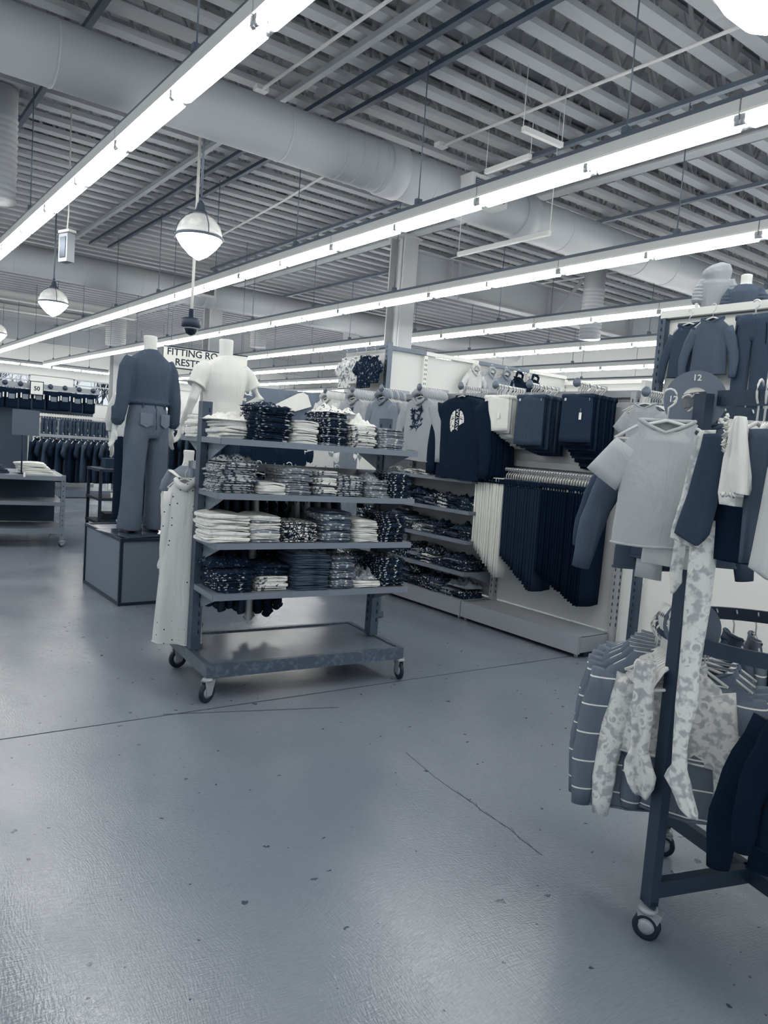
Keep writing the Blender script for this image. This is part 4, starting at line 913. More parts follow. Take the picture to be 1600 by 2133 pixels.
# ------------------------------------------------------------------ mannequins
m_manq = mat('mannequin_white', .86, .45)
def organic(name, mb, m, parent, vox=.011, smooth=4, loc=(0, 0, 0)):
    o = obj(name, mb, m, parent, loc)
    r = o.modifiers.new('remesh', 'REMESH'); r.mode = 'VOXEL'; r.voxel_size = vox; r.use_smooth_shade = True
    s = o.modifiers.new('smooth', 'SMOOTH'); s.factor = .5; s.iterations = smooth
    return o
def loft(b, rings, n=24):
    """rings: (x, y, z, half width, half depth)"""
    b.tube([(r[0], r[1], r[2]) for r in rings], [(r[3], r[4]) for r in rings], n, ref=(0, 1, 0))
def hand(b, w, d, s=1.0, side=1, curl=.25):
    """w wrist, d direction of the forearm"""
    w = Vector(w); d = Vector(d).normalized(); f = Vector((0, -1, 0)); f = (f - d * f.dot(d)).normalized(); sdir = d.cross(f)
    b.tube([w - d * .02 * s, w + d * .02 * s, w + d * .06 * s, w + d * .092 * s], [(.024 * s, .018 * s), (.032 * s, .015 * s), (.040 * s, .014 * s), (.036 * s, .012 * s)], 12, ref=sdir)
    for k, (o, L) in enumerate(((-.028, .062), (-.009, .074), (.010, .070), (.028, .054))):
        p0 = w + d * .085 * s + f * o * s; p1 = p0 + d * L * .5 * s + sdir * (side * curl * .02 * s); p2 = p0 + d * L * .95 * s + sdir * (side * curl * .055 * s)
        b.tube([p0, p1, p2], [.0088 * s, .0080 * s, .0062 * s], 8)
    p0 = w + d * .022 * s + f * -.028 * s; b.tube([p0, p0 + d * .035 * s - f * .022 * s, p0 + d * .066 * s - f * .026 * s], [.011 * s, .0095 * s, .007 * s], 8)
def arm_pts(sh, el, wr): return [Vector(sh), Vector(sh).lerp(Vector(el), .5), Vector(el), Vector(el).lerp(Vector(wr), .5), Vector(wr)]
# A: slate sweater and wide jeans, back to the camera (local front is -y)
A = thing('mannequin', 'headless mannequin in a slate sweater and wide jeans seen from behind', 'mannequin', (2.12, 6.15, .535), PI + .22)
b = MB(); loft(b, [(0, .01, 1.40, .075, .065), (0, .012, 1.47, .056, .055), (0, .01, 1.54, .052, .052), (0, .005, 1.60, .056, .054), (0, .005, 1.618, .054, .052)])
loft(b, [(0, 0, .95, .14, .10), (0, 0, 1.1, .12, .09), (0, 0, 1.3, .16, .1), (0, 0, 1.42, .12, .08)])
for s in (-1, 1):
    wr = (s * .262, -.035, .85); b.tube(arm_pts((s * .19, 0, 1.38), (s * .235, .03, 1.12), wr), [.042, .038, .033, .03, .022], 12); hand(b, wr, (s * .02, -.12, -1), 1.0, -s, .5)
    b.tube([(s * .09, 0, .95), (s * .10, 0, .5), (s * .10, 0, .06)], [.08, .055, .035], 14)
organic('mannequin_body', b, m_manq, A, .008, 3)
b = MB()
loft(b, [(0, .0, 1.045, .160, .115), (0, .0, 1.06, .172, .122), (0, .0, 1.10, .174, .125), (0, .005, 1.20, .176, .125), (0, .01, 1.30, .188, .124), (0, .01, 1.38, .192, .112), (0, .01, 1.43, .165, .092), (0, .012, 1.465, .115, .08), (0, .012, 1.49, .078, .068), (0, .01, 1.50, .070, .062)], 28)
for s in (-1, 1):
    b.tube([(s * .160, .005, 1.415), (s * .200, .008, 1.34), (s * .222, .018, 1.22), (s * .236, .03, 1.10), (s * .250, .015, .98), (s * .256, -.01, .915), (s * .256, -.02, .885)], [(.058, .060), (.064, .062), (.060, .058), (.055, .054), (.052, .050), (.050, .048), (.038, .038)], 16, ref=(0, 1, 0))
    for k in range(4): b.tube([(s * .255 + .05 * math.cos(a), -.0 + .046 * math.sin(a), .93 + .028 * k + .008 * math.sin(2 * a + k)) for a in [2 * PI * i / 14 for i in range(14)]], .009, 6, closed=True)
b.tube([(.178 * math.cos(a), .124 * math.sin(a), 1.075) for a in [2 * PI * i / 30 for i in range(30)]], .012, 8, closed=True)
organic('sweater', b, cloth('sweater', .29), A, .011, 5)
b = MB()
loft(b, [(0, .005, 1.07, .150, .108), (0, .01, 1.0, .166, .125), (0, .015, .92, .180, .135), (0, .01, .84, .182, .130), (0, .005, .80, .17, .12)], 28)
for s in (-1, 1):
    b.tube([(s * .085, .01, .86), (s * .095, .01, .76), (s * .102, .012, .60), (s * .108, .012, .42), (s * .112, .01, .22), (s * .118, .005, .10), (s * .120, .0, .035)], [(.094, .118), (.094, .112), (.088, .096), (.086, .090), (.090, .094), (.095, .100), (.098, .104)], 20, ref=(0, 1, 0))
    for k in range(3): b.tube([(s * .115 + .094 * math.cos(a), .098 * math.sin(a), .06 + .03 * k + .012 * math.sin(3 * a + k)) for a in [2 * PI * i / 18 for i in range(18)]], .006, 6, closed=True)
jn = organic('jeans', b, cloth('denim', .40, kind='noise', L2=.37, scale=5, thr=(.3, .7)), A, .011, 3)
for s in (-1, 1):
    b = MB(); b.prism([(-.05, .06), (.05, .06), (.05, -.03), (0, -.055), (-.05, -.03)], .0, .004, Matrix.Translation((s * .085, .140, .93)) @ Matrix.Rotation(s * -.28, 4, 'Z') @ Matrix(((1, 0, 0, 0), (0, 0, 1, 0), (0, 1, 0, 0), (0, 0, 0, 1)))); obj('back_pocket', b, cloth('denim_light', .46), jn)
b = MB(); b.bar((0, .142, 1.03), (0, .150, .86), .006, .004); obj('seam', b, cloth('denim_dark', .26), jn)
for x in (-.10, 0, .10):
    b = MB(); b.box((x, .124 - abs(x) * .19, 1.055), (.012, .006, .05)); obj('belt_loop', b, cloth('denim_dark', .26), jn)
for s in (-1, 1):
    b = MB(); loft(b, [(s * .11, -.01, .075, .035, .045), (s * .11, -.03, .05, .042, .09), (s * .11, -.04, .02, .045, .12), (s * .11, -.04, .003, .044, .118)], 16); obj('boot', b, mat('boot_black', .0, .4), A)
# base plate and box plinth
b = MB(); b.box((0, 0, .004), (.55, .5, .008)); obj('stand_plate', b, mat('plate_glass', .30, .12), A)
pl = thing('display_plinth', 'square grey display plinth with dark edging under the mannequins', 'plinth', (2.45, 6.33, 0))
b = MB(); b.box((0, 0, .265), (1.18, .98, .49)); obj('box_panels', b, mat('plinth_grey', .46, .5), pl)
b = MB(); m_edge = mat('plinth_edge', .06, .4)
for x in (-.59, .59):
    for y in (-.49, .49): b.box((x, y, .265), (.024, .024, .53))
for z in (.012, .522):
    for y in (-.49, .49): b.box((0, y, z), (1.19, .022, .024))
    for x in (-.59, .59): b.box((x, 0, z), (.022, .98, .024))
obj('edge_trim', b, m_edge, pl)
b = MB(); b.box((0, 0, .518), (1.15, .95, .012)); obj('top_board', b, mat('plinth_top', .55, .25, kind='noise', L2=.8, scale=3, thr=(.5, .7)), pl)

# B: white tee, arms akimbo
Bm = thing('mannequin', 'headless mannequin in a white tee with bent arms behind the rolling rack', 'mannequin', (2.86, 6.32, .535), PI + .12)
b = MB(); loft(b, [(0, .01, 1.46, .085, .07), (0, .012, 1.54, .062, .060), (0, .01, 1.60, .060, .060), (0, .005, 1.69, .064, .062), (0, .005, 1.705, .060, .058)])
loft(b, [(0, 0, .95, .15, .11), (0, 0, 1.1, .13, .10), (0, 0, 1.35, .18, .11), (0, 0, 1.48, .14, .08)])
b.tube(arm_pts((-.21, 0, 1.43), (-.36, .05, 1.22), (-.20, -.06, 1.07)), [.052, .050, .042, .038, .028], 14); hand(b, (-.20, -.06, 1.07), (.8, -.5, -.25), 1.1, 1, .7)
b.tube(arm_pts((.21, 0, 1.43), (.32, .04, 1.15), (.37, -.03, .92)), [.052, .050, .042, .038, .026], 14); hand(b, (.37, -.03, .92), (.18, -.2, -1), 1.1, -1, .5)
organic('mannequin_body', b, m_manq, Bm, .009, 3)
b = MB()
loft(b, [(0, .0, .98, .19, .13), (0, .0, 1.02, .195, .135), (0, .0, 1.15, .185, .13), (0, .01, 1.30, .205, .14), (0, .01, 1.40, .222, .13), (0, .01, 1.47, .20, .105), (0, .012, 1.515, .13, .085), (0, .012, 1.54, .085, .075), (0, .01, 1.55, .078, .07)], 30)
for s, e in ((-1, (-.285, .02, 1.31)), (1, (.285, .015, 1.275))):
    b.tube([(s * .17, .005, 1.45), (s * .225, .01, 1.40), e], [(.07, .07), (.082, .080), (.076, .080)], 18, ref=(0, 1, 0))
    ev = Vector(e); d = (ev - Vector((s * .225, .01, 1.40))).normalized(); u = d.cross(Vector((0, 1, 0))).normalized(); v2 = d.cross(u)
    b.tube([ev + u * (.076 * math.cos(a)) + v2 * (.08 * math.sin(a)) for a in [2 * PI * i / 20 for i in range(20)]], .011, 8, closed=True)
organic('tee', b, cloth('tee_white', .90), Bm, .011, 4)
b = MB(); loft(b, [(0, .0, 1.0, .16, .11), (0, .0, .9, .175, .125), (0, 0, .8, .17, .12)], 22)
for s in (-1, 1): b.tube([(s * .09, 0, .84), (s * .10, 0, .45), (s * .105, 0, .03)], [(.09, .11), (.075, .085), (.065, .075)], 16)
organic('trousers', b, C_CHAR, Bm, .014, 3)
for s in (-1, 1):
    b = MB(); loft(b, [(s * .105, -.02, .06, .035, .05), (s * .105, -.04, .02, .045, .12), (s * .105, -.04, .003, .044, .118)], 14); obj('boot', b, MATS['boot_black'], Bm)
# C: half hidden behind A
Cm = thing('mannequin', 'headless mannequin in a pale grey top half hidden behind the sweater mannequin', 'mannequin', (2.46, 7.55, .42), PI - .9)
b = MB(); loft(b, [(0, 0, .5, .12, .09), (0, 0, .95, .14, .1), (0, 0, 1.1, .11, .08), (0, 0, 1.28, .15, .09), (0, .01, 1.38, .06, .055), (0, .01, 1.50, .055, .05)])
for s in (-1, 1): b.tube(arm_pts((s * .17, 0, 1.27), (s * .24, .02, 1.03), (s * .26, -.05, .80)), [.04, .036, .03, .028, .02], 12); hand(b, (s * .26, -.05, .80), (0, -.2, -1), .95, -s, .4); b.tube([(s * .08, 0, .5), (s * .08, 0, .02)], [.09, .05], 12)
organic('mannequin_body', b, m_manq, Cm, .011, 3)
b = MB(); loft(b, [(0, 0, .88, .17, .12), (0, 0, 1.0, .17, .12), (0, 0, 1.2, .185, .12), (0, .005, 1.29, .17, .10), (0, .01, 1.36, .08, .07)], 24)
for s in (-1, 1): b.tube([(s * .15, 0, 1.30), (s * .21, .005, 1.18), (s * .245, .01, 1.02), (s * .25, 0, .93)], [(.06, .06), (.065, .062), (.055, .052), (.045, .045)], 14)
organic('sweater', b, C_LGREY, Cm, .013, 4)
b = MB(); loft(b, [(0, 0, .92, .15, .11), (0, 0, .80, .175, .13), (0, 0, .3, .17, .13), (0, 0, .06, .17, .14)], 20); organic('skirt', b, C_BLK, Cm, .015, 2)
b = MB(); b.box((0, 0, -.21), (.36, .36, .42)); obj('pedestal', b, m_slot, Cm, rz=.9)
# D: child mannequin with shoulder strap beyond the nightgown
D = thing('child_mannequin', 'headless child mannequin in a grey tee with a white strap beyond the dotted nightgown', 'mannequin', (2.08, 5.12, 0), -.35)
def kid(root, y0, top, m_shirt, arms='down', hood=False, cut=0):
    b = MB(); loft(b, [(0, 0, top - .16, .06, .05), (0, 0, top - .09, .04, .038), (0, 0, top - .05, .036, .036), (0, 0, top, .042, .04)], 20)
    loft(b, [(0, 0, top - .55, .085, .07), (0, 0, top - .35, .09, .07), (0, 0, top - .2, .10, .065), (0, 0, top - .13, .05, .05)])
    for s in (-1, 1): b.tube(arm_pts((s * .115, 0, top - .17), (s * .16, .03, top - .33), (s * .16, -.02, top - .48)), [.028, .026, .022, .02, .014], 10); hand(b, (s * .16, -.02, top - .48), (0, -.2, -1), .6, -s, .4)
    organic('mannequin_body', b, m_manq, root, .009, 3)
    b = MB(); loft(b, [(0, 0, top - .50, .115, .085), (0, 0, top - .4, .115, .085), (0, 0, top - .22, .128, .085), (0, 0, top - .16, .115, .07), (0, 0, top - .11, .052, .05)], 24)
    for s in (-1, 1): b.tube([(s * .10, 0, top - .155), (s * .14, .01, top - .24), (s * .155, .02, top - .30)], [(.042, .042), (.046, .044), (.042, .042)], 12)
    organic('tee', b, m_shirt, root, .009, 3)
kid(D, 0, 1.27, C_MGREY)
b = MB(); b.tube([(-.12, -.03, 1.12), (-.06, -.10, 1.08), (.06, -.105, .97), (.12, -.05, .90)], [(.022, .006)] * 4, 8); obj('strap', b, C_WHITE, D)
b = MB(); b.lathe([(.16, 0), (.16, .015), (.02, .03), (.02, .75), (.03, .76)], 24); obj('stand', b, m_metal_d, D)
b = MB(); loft(b, [(0, 0, .80, .10, .08), (0, 0, .60, .14, .12), (0, 0, .42, .19, .16)], 22); organic('skirt', b, C_LGREY, D, .012, 2)
# clothes on a small stand behind the rolling rack (seen between its shelves)
st = thing('clothes_stand', 'grey straight clothes stand behind the rolling rack', 'clothes rack', (2.84, 4.86, 0), 0)
b = MB(); b.box((0, 0, 1.18), (1.72, .03, .05)); obj('rail', b, m_metal, st)
for s in (-1, 1):
    b = MB(); b.box((s * .82, 0, .6), (.04, .04, 1.2)); b.box((s * .82, 0, .03), (.04, .12, .04)); obj('end_leg', b, m_metal, st)
for i, (x, m, ln) in enumerate(((-.48, C_NAVY, .5), (-.25, C_NAVY, .55), (.0, C_GREY, .5), (.22, C_WHITE, .32), (.42, C_MGREY, .5))):
    garment('hanging_shirt', ['black top with a paper tag on the stand behind the rack', 'second black top on the stand behind the rack', 'pale heather top on the stand behind the rack', 'white frilled top on the stand behind the rack', 'grey top on the stand behind the rack'][i], 'shirt',
            shirt_mesh(.30, ln, 'long' if i != 3 else 'short', seed=200 + i, sl_out=.05), m, (2.75 + x, 4.86, 1.228), 0, tagat=(.02, -.03, -.02) if i == 0 else None)
    
for i, (x, z, m, lb) in enumerate(((1.95, 1.34, C_NAVY, 'black jacket hung high behind the top shelf, left'), (2.28, 1.36, C_NAVY, 'black jacket hung high behind the top shelf, middle'), (2.60, 1.38, C_LGREY, 'pale long-sleeved top hung high behind the top shelf'))):
    pass
hr = thing('clothes_stand', 'tall grey clothes stand far behind the rolling rack', 'clothes rack', (3.10, 5.30, 0), 0)
b = MB(); b.box((0, 0, 1.43), (1.8, .03, .04)); obj('rail', b, m_metal, hr)
for s in (-1, 1):
    b = MB(); b.box((s * .865, 0, .72), (.04, .04, 1.44)); b.box((s * .865, 0, .03), (.04, .12, .04)); obj('end_leg', b, m_metal, hr)
for i, (x, m) in enumerate(((-.5, C_NAVY), (-.24, C_NAVY), (.02, C_LGREY), (.26, C_MGREY), (.5, C_WHITE))):
    garment('hanging_shirt', ['leftmost black sweater on the tall stand', 'second black sweater on the tall stand', 'pale sweater in the middle of the tall stand', 'grey sweater on the tall stand', 'white sweater at the right of the tall stand'][i], 'shirt', shirt_mesh(.34, .46, 'long', seed=210 + i, sl_out=.05), m, (3.25 + x, 5.28, 1.475), 0)
# E, F: torsos on the right-hand display
for i, (y, tp, hood, m, lb) in enumerate(((2.93, 2.80, True, C_GREY, 'small hooded torso mannequin in a ruched grey jacket on the right display'), (2.72, 2.715, False, C_DGREY, 'small torso mannequin in a dark top on the right display'))):
    t = thing('torso_mannequin', lb, 'mannequin', (4.93, y, 2.43), MX + (.5 if i == 0 else .35)); top = tp - 2.43
    b = MB(); loft(b, [(0, 0, .0, .07, .05), (0, 0, top - .13, .085, .055), (0, 0, top - .06, .035, .033), (0, 0, top, .036, .034)], 18)
    for s in (-1, 1): b.tube(arm_pts((s * .08, 0, top - .12), (s * .12, .0, top - .2), (s * .11, -.05, top - .30)), [.022, .02, .018, .016, .012], 8); hand(b, (s * .11, -.05, top - .30), (0, -.4, -1), .42, -s)
    organic('mannequin_body', b, m_manq, t, .007, 2)
    b = MB(); loft(b, [(0, 0, .0, .092, .066), (0, 0, .1, .094, .068), (0, 0, top - .12, .10, .068), (0, 0, top - .07, .06, .05)], 20)
    for s in (-1, 1):
        b.tube([(s * .08, 0, top - .10), (s * .115, 0, top - .17), (s * .118, -.03, top - .26)], [(.034, .034), (.036, .036), (.028, .028)], 12)
        for k in range(5): b.tube([(s * (.105 + .003 * k) + .036 * math.cos(a), -.006 * k + .036 * math.sin(a), top - .14 - .024 * k) for a in [2 * PI * q / 12 for q in range(12)]], .0055, 5, closed=True)
    if hood: loft(b, [(0, .0, top - .13, .07, .055), (0, 0, top - .09, .085, .062), (-.005, .0, top - .05, .098, .066), (-.012, 0, top - .015, .092, .06), (-.02, 0, top + .008, .05, .04)], 18)
    organic('jacket', b, m, t, .006, 2)

# ------------------------------------------------------------------ pendants, camera dome, speaker
def pendant(label, loc, drop):
    t = thing('pendant_lamp', label, 'pendant lamp', loc)
    b = MB(); b.lathe([(.012, -.24), (.10, -.19), (.19, -.10), (.243, -.02), (.247, .0), (.235, .0), (.18, -.09), (.09, -.178), (.0, -.22)], 36)
    obj('lower_glass', b, mat('lamp_glow', 1, .3, emit=9), t)
    b = MB(); b.lathe([(.247, .0), (.24, .06), (.215, .13), (.16, .195), (.09, .235), (.05, .245)], 36); obj('upper_glass', b, mat('lamp_dome', .80, .2, emit=.18, kind='noise', L2=.95, scale=7), t)
    b = MB(); b.lathe([(.246, -.014), (.262, -.010), (.262, .010), (.246, .014)], 40); obj('rim_band', b, m_metal, t)
    for k in range(3):
        a = 2 * PI * k / 3 + .5; c, s = math.cos(a), math.sin(a)
        b = MB(); b.tube([(.262 * c, .262 * s, -.03), (.262 * c, .262 * s, .02), (.25 * c, .25 * s, .10), (.19 * c, .19 * s, .19), (.09 * c, .09 * s, .262), (.03 * c, .03 * s, .28)], .006, 6); obj('strap_wire', b, m_metal, t)
    b = MB(); b.lathe([(.09, .235), (.085, .26), (.05, .29), (.035, .36), (.018, .38)], 20); obj('lamp_cap', b, m_metal, t)
    b = MB(); b.lathe([(.022, .38), (.022, .42)], 12); b.tube([(0, 0, .38), (0, 0, drop)], .013, 8); obj('stem', b, m_metal, t)
    return t
pendant('large glass pendant lamp over the middle of the aisle', (3.24, 7.99, 3.50), 1.72)
pendant('small distant glass pendant lamp at the left', (3.24, 14.5, 3.50), 1.72)
pendant('glass pendant lamp cut by the top right corner', (3.20, 1.80, 3.50), 1.72)
pendant('far glass pendant lamp at the left edge', (3.42, 21.2, 3.50), 1.72)
dm = thing('dome_camera', 'black dome security camera on a white pole', 'security camera', (3.60, 9.0, 2.60))
dm.scale = (1.12, 1.12, 1)
b = MB(); b.lathe([(.012, -.02), (.05, .0), (.071, .045), (.075, .07)], 28); obj('dome', b, mat('smoked_dome', .0, .08), dm)
b = MB(); b.lathe([(.076, .058), (.086, .060), (.086, .068), (.076, .07)], 28); obj('dome_ring', b, m_metal_l, dm)
b = MB(); b.lathe([(.086, .07), (.105, .085), (.105, .17), (.09, .185), (.03, .20), (.03, .29), (.02, .30)], 28); obj('housing', b, mat('camera_black', .07, .5), dm)
b = MB(); b.tube([(0, 0, .29), (0, 0, 2.75)], .017, 8); obj('pole', b, m_white, dm)
sp = thing('wall_speaker', 'small pale box unit hanging on a cord beside the leftmost light row', 'speaker', (2.33, 9.85, 3.30), -1.25)
b = MB(); b.prism([(-.09, -.05), (.09, -.05), (.09, .05), (-.09, .05)], .03, .36); obj('case', b, mat('case_grey', .62, .5), sp)
b = MB(); b.box((0, -.053, .2), (.12, .01, .24)); obj('grille', b, m_metal_d, sp)
b = MB(); b.box((0, 0, .39), (.22, .1, .03)); b.tube([(0, 0, .40), (.02, 0, .6), (0, 0, 1.85)], .010, 6); obj('cord', b, m_cream, sp)
hb = thing('hanging_bar', 'pale bar hung on wires right of the big column', 'bar', (4.9, 5.6, 3.0), .9) if 0 else None
for p, q, lb in (((6.469, 7.421, 3.9), (6.472, 5.912, 3.9), 'pale sign bar hanging on wires below the near duct'), ((5.484, 5.476, 4.6), (6.046, 5.466, 4.6), 'pale bar above the second light row, right'),
                 ((6.228, 6.773, 4.7), (6.226, 6.07, 4.7), 'short pale bar by the duct outlet')):
    b = MB(); b.bar(p, q, .05, .05); b.tube([Vector(p) + Vector((0, 0, .02)), (p[0], p[1], 5.2)], .004, 5); b.tube([Vector(q) + Vector((0, 0, .02)), (q[0], q[1], 5.2)], .004, 5)
    c = Vector(p); t = thing('hanging_bar', lb, 'bar', (0, 0, 0)); obj('bar_body', b, m_cream, t)

# fitting room sign between the two mannequins
fs = thing('hanging_sign', 'white hanging sign for the fitting rooms between the mannequins', 'sign', (5.95, 14.0, 2.95), -.08)
b = MB(); b.box((0, 0, -.16), (1.66, .03, .38)); obj('sign_board', b, m_white, fs)
b = MB(); b.box((0, -.003, -.358), (1.67, .034, .02)); b.box((0, -.003, .032), (1.67, .034, .02)); obj('sign_edge', b, m_slot, fs)
text_mesh('FITTING ROOM', .185, .001, m_ink, 'lettering', fs, (-.78, -.017, -.065), (PI / 2, 0, 0), 'LEFT', bold=.003)
text_mesh('RESTROOM', .185, .001, m_ink, 'lettering', fs, (-.62, -.017, -.25), (PI / 2, 0, 0), 'LEFT', bold=.003)
for s in (-.7, .7):
    b = MB(); b.tube([(s, 0, .03), (s, 0, 2.25)], .005, 5); obj('wire', b, m_metal, fs)
# dark fabric banner run
bn = thing('fabric_banner', 'dark grey fabric banner on posts with white lettering and a paper shape', 'banner', (6.6, 12.0, 0), .0)
b = MB(); n = 60; vs = []; fs_ = []
for i in range(n + 1):
    x = -1.1 + 2.3 * i / n; y = .025 * math.sin(7 * x) + .012 * math.sin(19 * x)
    for z, o in ((2.25, 0), (1.9, .01 * math.sin(11 * x)), (1.45, .03 * math.sin(9 * x + 1))): vs.append((x, y + o, z + (x + 1) * .02))
for i in range(n):
    for k in range(2): a = i * 3 + k; fs_.append((a, a + 3, a + 4, a + 1))
b.nofix = 1; b.add(vs, fs_, True); o = obj('banner_cloth', b, cloth('banner', .40), bn); sm = o.modifiers.new('thick', 'SOLIDIFY'); sm.thickness = .006
for x in (-1.1, -.08, 1.2):
    b = MB(); b.tube([(x, 0, 0), (x, 0, 2.34)], .022, 10); obj('post', b, m_metal_l, bn)
text_mesh('CLEARANCE', .115, .001, m_white, 'lettering', bn, (-.98, -.05, 2.14), (PI / 2, 0, 0), bold=.004)
text_mesh('ITEMS', .07, .001, m_white, 'lettering', bn, (-.85, -.05, 2.02), (PI / 2, 0, 0), bold=.002)
b = MB(); b.prism([(-.42, 1.72), (-.10, 1.80), (.55, 2.02), (.46, 2.22), (.36, 2.26), (.25, 2.23), (-.15, 2.02), (-.42, 1.87)], -.055, -.05, Matrix(((1, 0, 0, 0), (0, 0, 1, 0), (0, 1, 0, 0), (0, 0, 0, 1)))); obj('paper_shape', b, C_WHITE, bn)
b = MB(); b.prism([(-.72 + .14 * math.cos(a), 1.72 + .14 * math.sin(a)) for a in [2 * PI * i / 24 for i in range(24)]], -.055, -.05, Matrix(((1, 0, 0, 0), (0, 0, 1, 0), (0, 1, 0, 0), (0, 0, 0, 1)))); obj('paper_circle', b, C_WHITE, bn)

# ------------------------------------------------------------------ left side: rolling table, trouser rack, boxed kits, far fixtures
tb = thing('rolling_table', 'grey rolling shelf table with denim piles at the left edge', 'table', (2.15, 8.87, 0), -.12)
m_tb = mat('table_grey', .50, .4, .2)
for x in (-1.3, 0):
    for y in (0, 1.05):
        b = MB(); b.box((x, y, .44), (.045, .045, .74)); po = obj('post', b, m_tb, tb)
        b = MB(); [b.box((x, y - .0235, .14 + .055 * k), (.011, .003, .011)) for k in range(12)]; obj('slot_column', b, m_slot, po)
        caster(tb, 'caster', x, y, .032, .075, .4, .014)
for z, w_ in ((.79, .03), (.5, .02), (.2, .035)):
    b = MB(); b.box((-.65, .525, z), (1.34, 1.09, .02)); b.box((-.65, -.02, z - w_ / 2), (1.34, .012, w_ + .02)); obj('shelf', b, m_tb, tb)
b = MB(); b.box((-.65, .6, .5), (1.26, .02, .56)); obj('divider_panel', b, mat('divider_dark', .20, .6), tb)
TBM = Matrix.Translation((2.15, 8.87, 0)) @ Matrix.Rotation(-.12, 4, 'Z')
for key, u, v, n, w_, d_, lb in (('cream', -.24, .28, 8, 2.2, 1.3, 'pale wide pile on the left rolling table'), ('charcoal', -.72, .26, 8, 2.3, 1.3, 'dark denim pile on the left rolling table')):
    z0 = .80
    for i in range(n):
        o = bpy.data.objects.new('folded_jeans', TEES[(i * 2) % 7]); COL.objects.link(o); o.material_slots[0].link = 'OBJECT'; o.material_slots[0].material = TM[key]
        o.location = TBM @ Vector((u - .012 * i, v + .01 * i, z0)); o.rotation_euler = (0, 0, -.12 + rnd.uniform(-.06, .06)); o.scale = (w_ * (1 - .02 * i), d_, 1.1); z0 += .0158
        tag(o, '%s folded jeans, %s from bottom of the %s' % ('pale' if key == 'cream' else 'dark', ordn(i), lb), 'folded jeans', 'folded jeans on the rolling table')
sg = thing('table_sign', 'blank dark grey square sign on a thin pole at the left table', 'sign', tuple(TBM @ Vector((-.42, .12, .80))), -.1)
b = MB(); b.tube([(0, 0, 0), (0, 0, .50)], .008, 8); b.box((0, 0, .01), (.06, .06, .012)); obj('sign_pole', b, m_slot, sg)
b = MB(); b.box((.03, -.01, .57), (.27, .012, .28)); obj('sign_board', b, mat('sign_grey', .35, .5), sg)
tgp = Matrix.Translation((0, 0, 0)); o = obj('price_tag', M_TAG, m_tag, None, tuple(TBM @ Vector((-.40, -.03, .86)))); tag(o, 'white price tag hanging over the front edge of the left table', 'tag')

pr_ = thing('trouser_rack', 'white rail rack of hanging trousers behind the left table', 'clothes rack', (3.78, 15.0, 0), 0)
b = MB(); b.box((0, 0, 1.52), (1.45, .04, .05)); obj('rail', b, m_white, pr_)
b = MB(); b.box((0, .15, .12), (1.5, .8, .05)); b.box((0, -.25, .08), (1.5, .03, .12)); obj('base', b, m_metal, pr_)
for s in (-1, 1):
    b = MB(); b.box((s * .74, .1, .78), (.05, .05, 1.56)); obj('post', b, m_white, pr_)
for i in range(30):
    x = 3.10 + i * .046; m = C_LGREY if i < 4 else C_SLATE if i % 3 else cloth('denim_mid', .30)
    if i == 10: m = C_MGREY
    garment('hanging_trousers', '%s hanging trousers from the left on the white rail rack' % ordn(i), 'trousers', pants_mesh(.30, .98 + .012 * (i % 3), .02, .008, 20, i % 6, False, taper=.9), m, (x, 14.97, 1.545), .75 + .1 * (i % 3), 'trousers on the white rail rack', clips=True, tagat=(-.10, -.03, -.12) if i % 4 == 1 else None)
kw = thing('kit_wall', 'long low wall fixture hung with black boxed underwear kits at the far left', 'wall fixture', (2.3, 15.9, 0), 0)
b = MB(); b.box((0, .1, 1.0), (4.2, .04, 2.0)); obj('back_panel', b, mat('fixture_dark', .30, .6), kw)
b = MB(); b.box((0, -.3, 2.05), (4.2, .05, .10)); b.box((0, -.02, .1), (4.2, .3, .2)); obj('crossbar', b, m_metal_l, kw)
for k in range(16):
    b = MB(); b.lathe([(.045, 0), (.05, .01), (.045, .02)], 14, Matrix.Translation((-2.0 + .265 * k, -.34, 2.07)) @ Matrix.Rotation(-PI / 2, 4, 'X')); obj('end_disc', b, m_metal_d, kw)
def kit():
    t = thing('hanging_pack', '', 'pack', (0, 0, 0)); b = MB(); n = 20
    vs = [(.13 * abs(math.cos(2 * PI * j / n)) ** .5 * (1 if math.cos(2 * PI * j / n) > 0 else -1) * (1.0 if z < .1 else .8), -.02 * math.sin(2 * PI * j / n), -z) for z in (0, .04, .08, .2, .32, .36) for j in range(n)]
    fs = [(i * n + j, i * n + (j + 1) % n, (i + 1) * n + (j + 1) % n, (i + 1) * n + j) for i in range(5) for j in range(n)] + [tuple(range(n)), tuple(5 * n + j for j in range(n))]
    b.add(vs, fs, True); obj('pack_body', b, C_BLK, t)
    b = MB(); b.box((0, -.024, -.14), (.10, .006, .09)); obj('pack_label', b, C_MGREY, t)
    for x in (-.075, .085):
        b = MB(); b.box((x, -.028, -.12), (.022, .002, .09)); obj('price_tag', b, m_tag, t)
    return t
kp = kit(); first = True
for r_, z in enumerate((1.99, 1.50, 1.03)):
    for k in range(17 if r_ == 0 else 7):
        for dd in (0, .1):
            lb = '%s black pack from the left in the %s row of the far wall%s' % (ordn(k), ['top', 'middle', 'lowest'][r_], ', rear' if dd else '')
            p = (.45 + .235 * k + rnd.uniform(-.02, .02), 15.5 + dd, z - rnd.uniform(0, .03))
            if first: kp.location = p; kp['label'] = lb; kp['group'] = 'black packs on the far wall'; first = False
            else: dup(kp, p, rnd.uniform(-.1, .1), lb)
s5 = thing('price_sign', 'small framed white sign reading 50 over the black packs', 'sign', (3.21, 15.45, 1.88), 0)
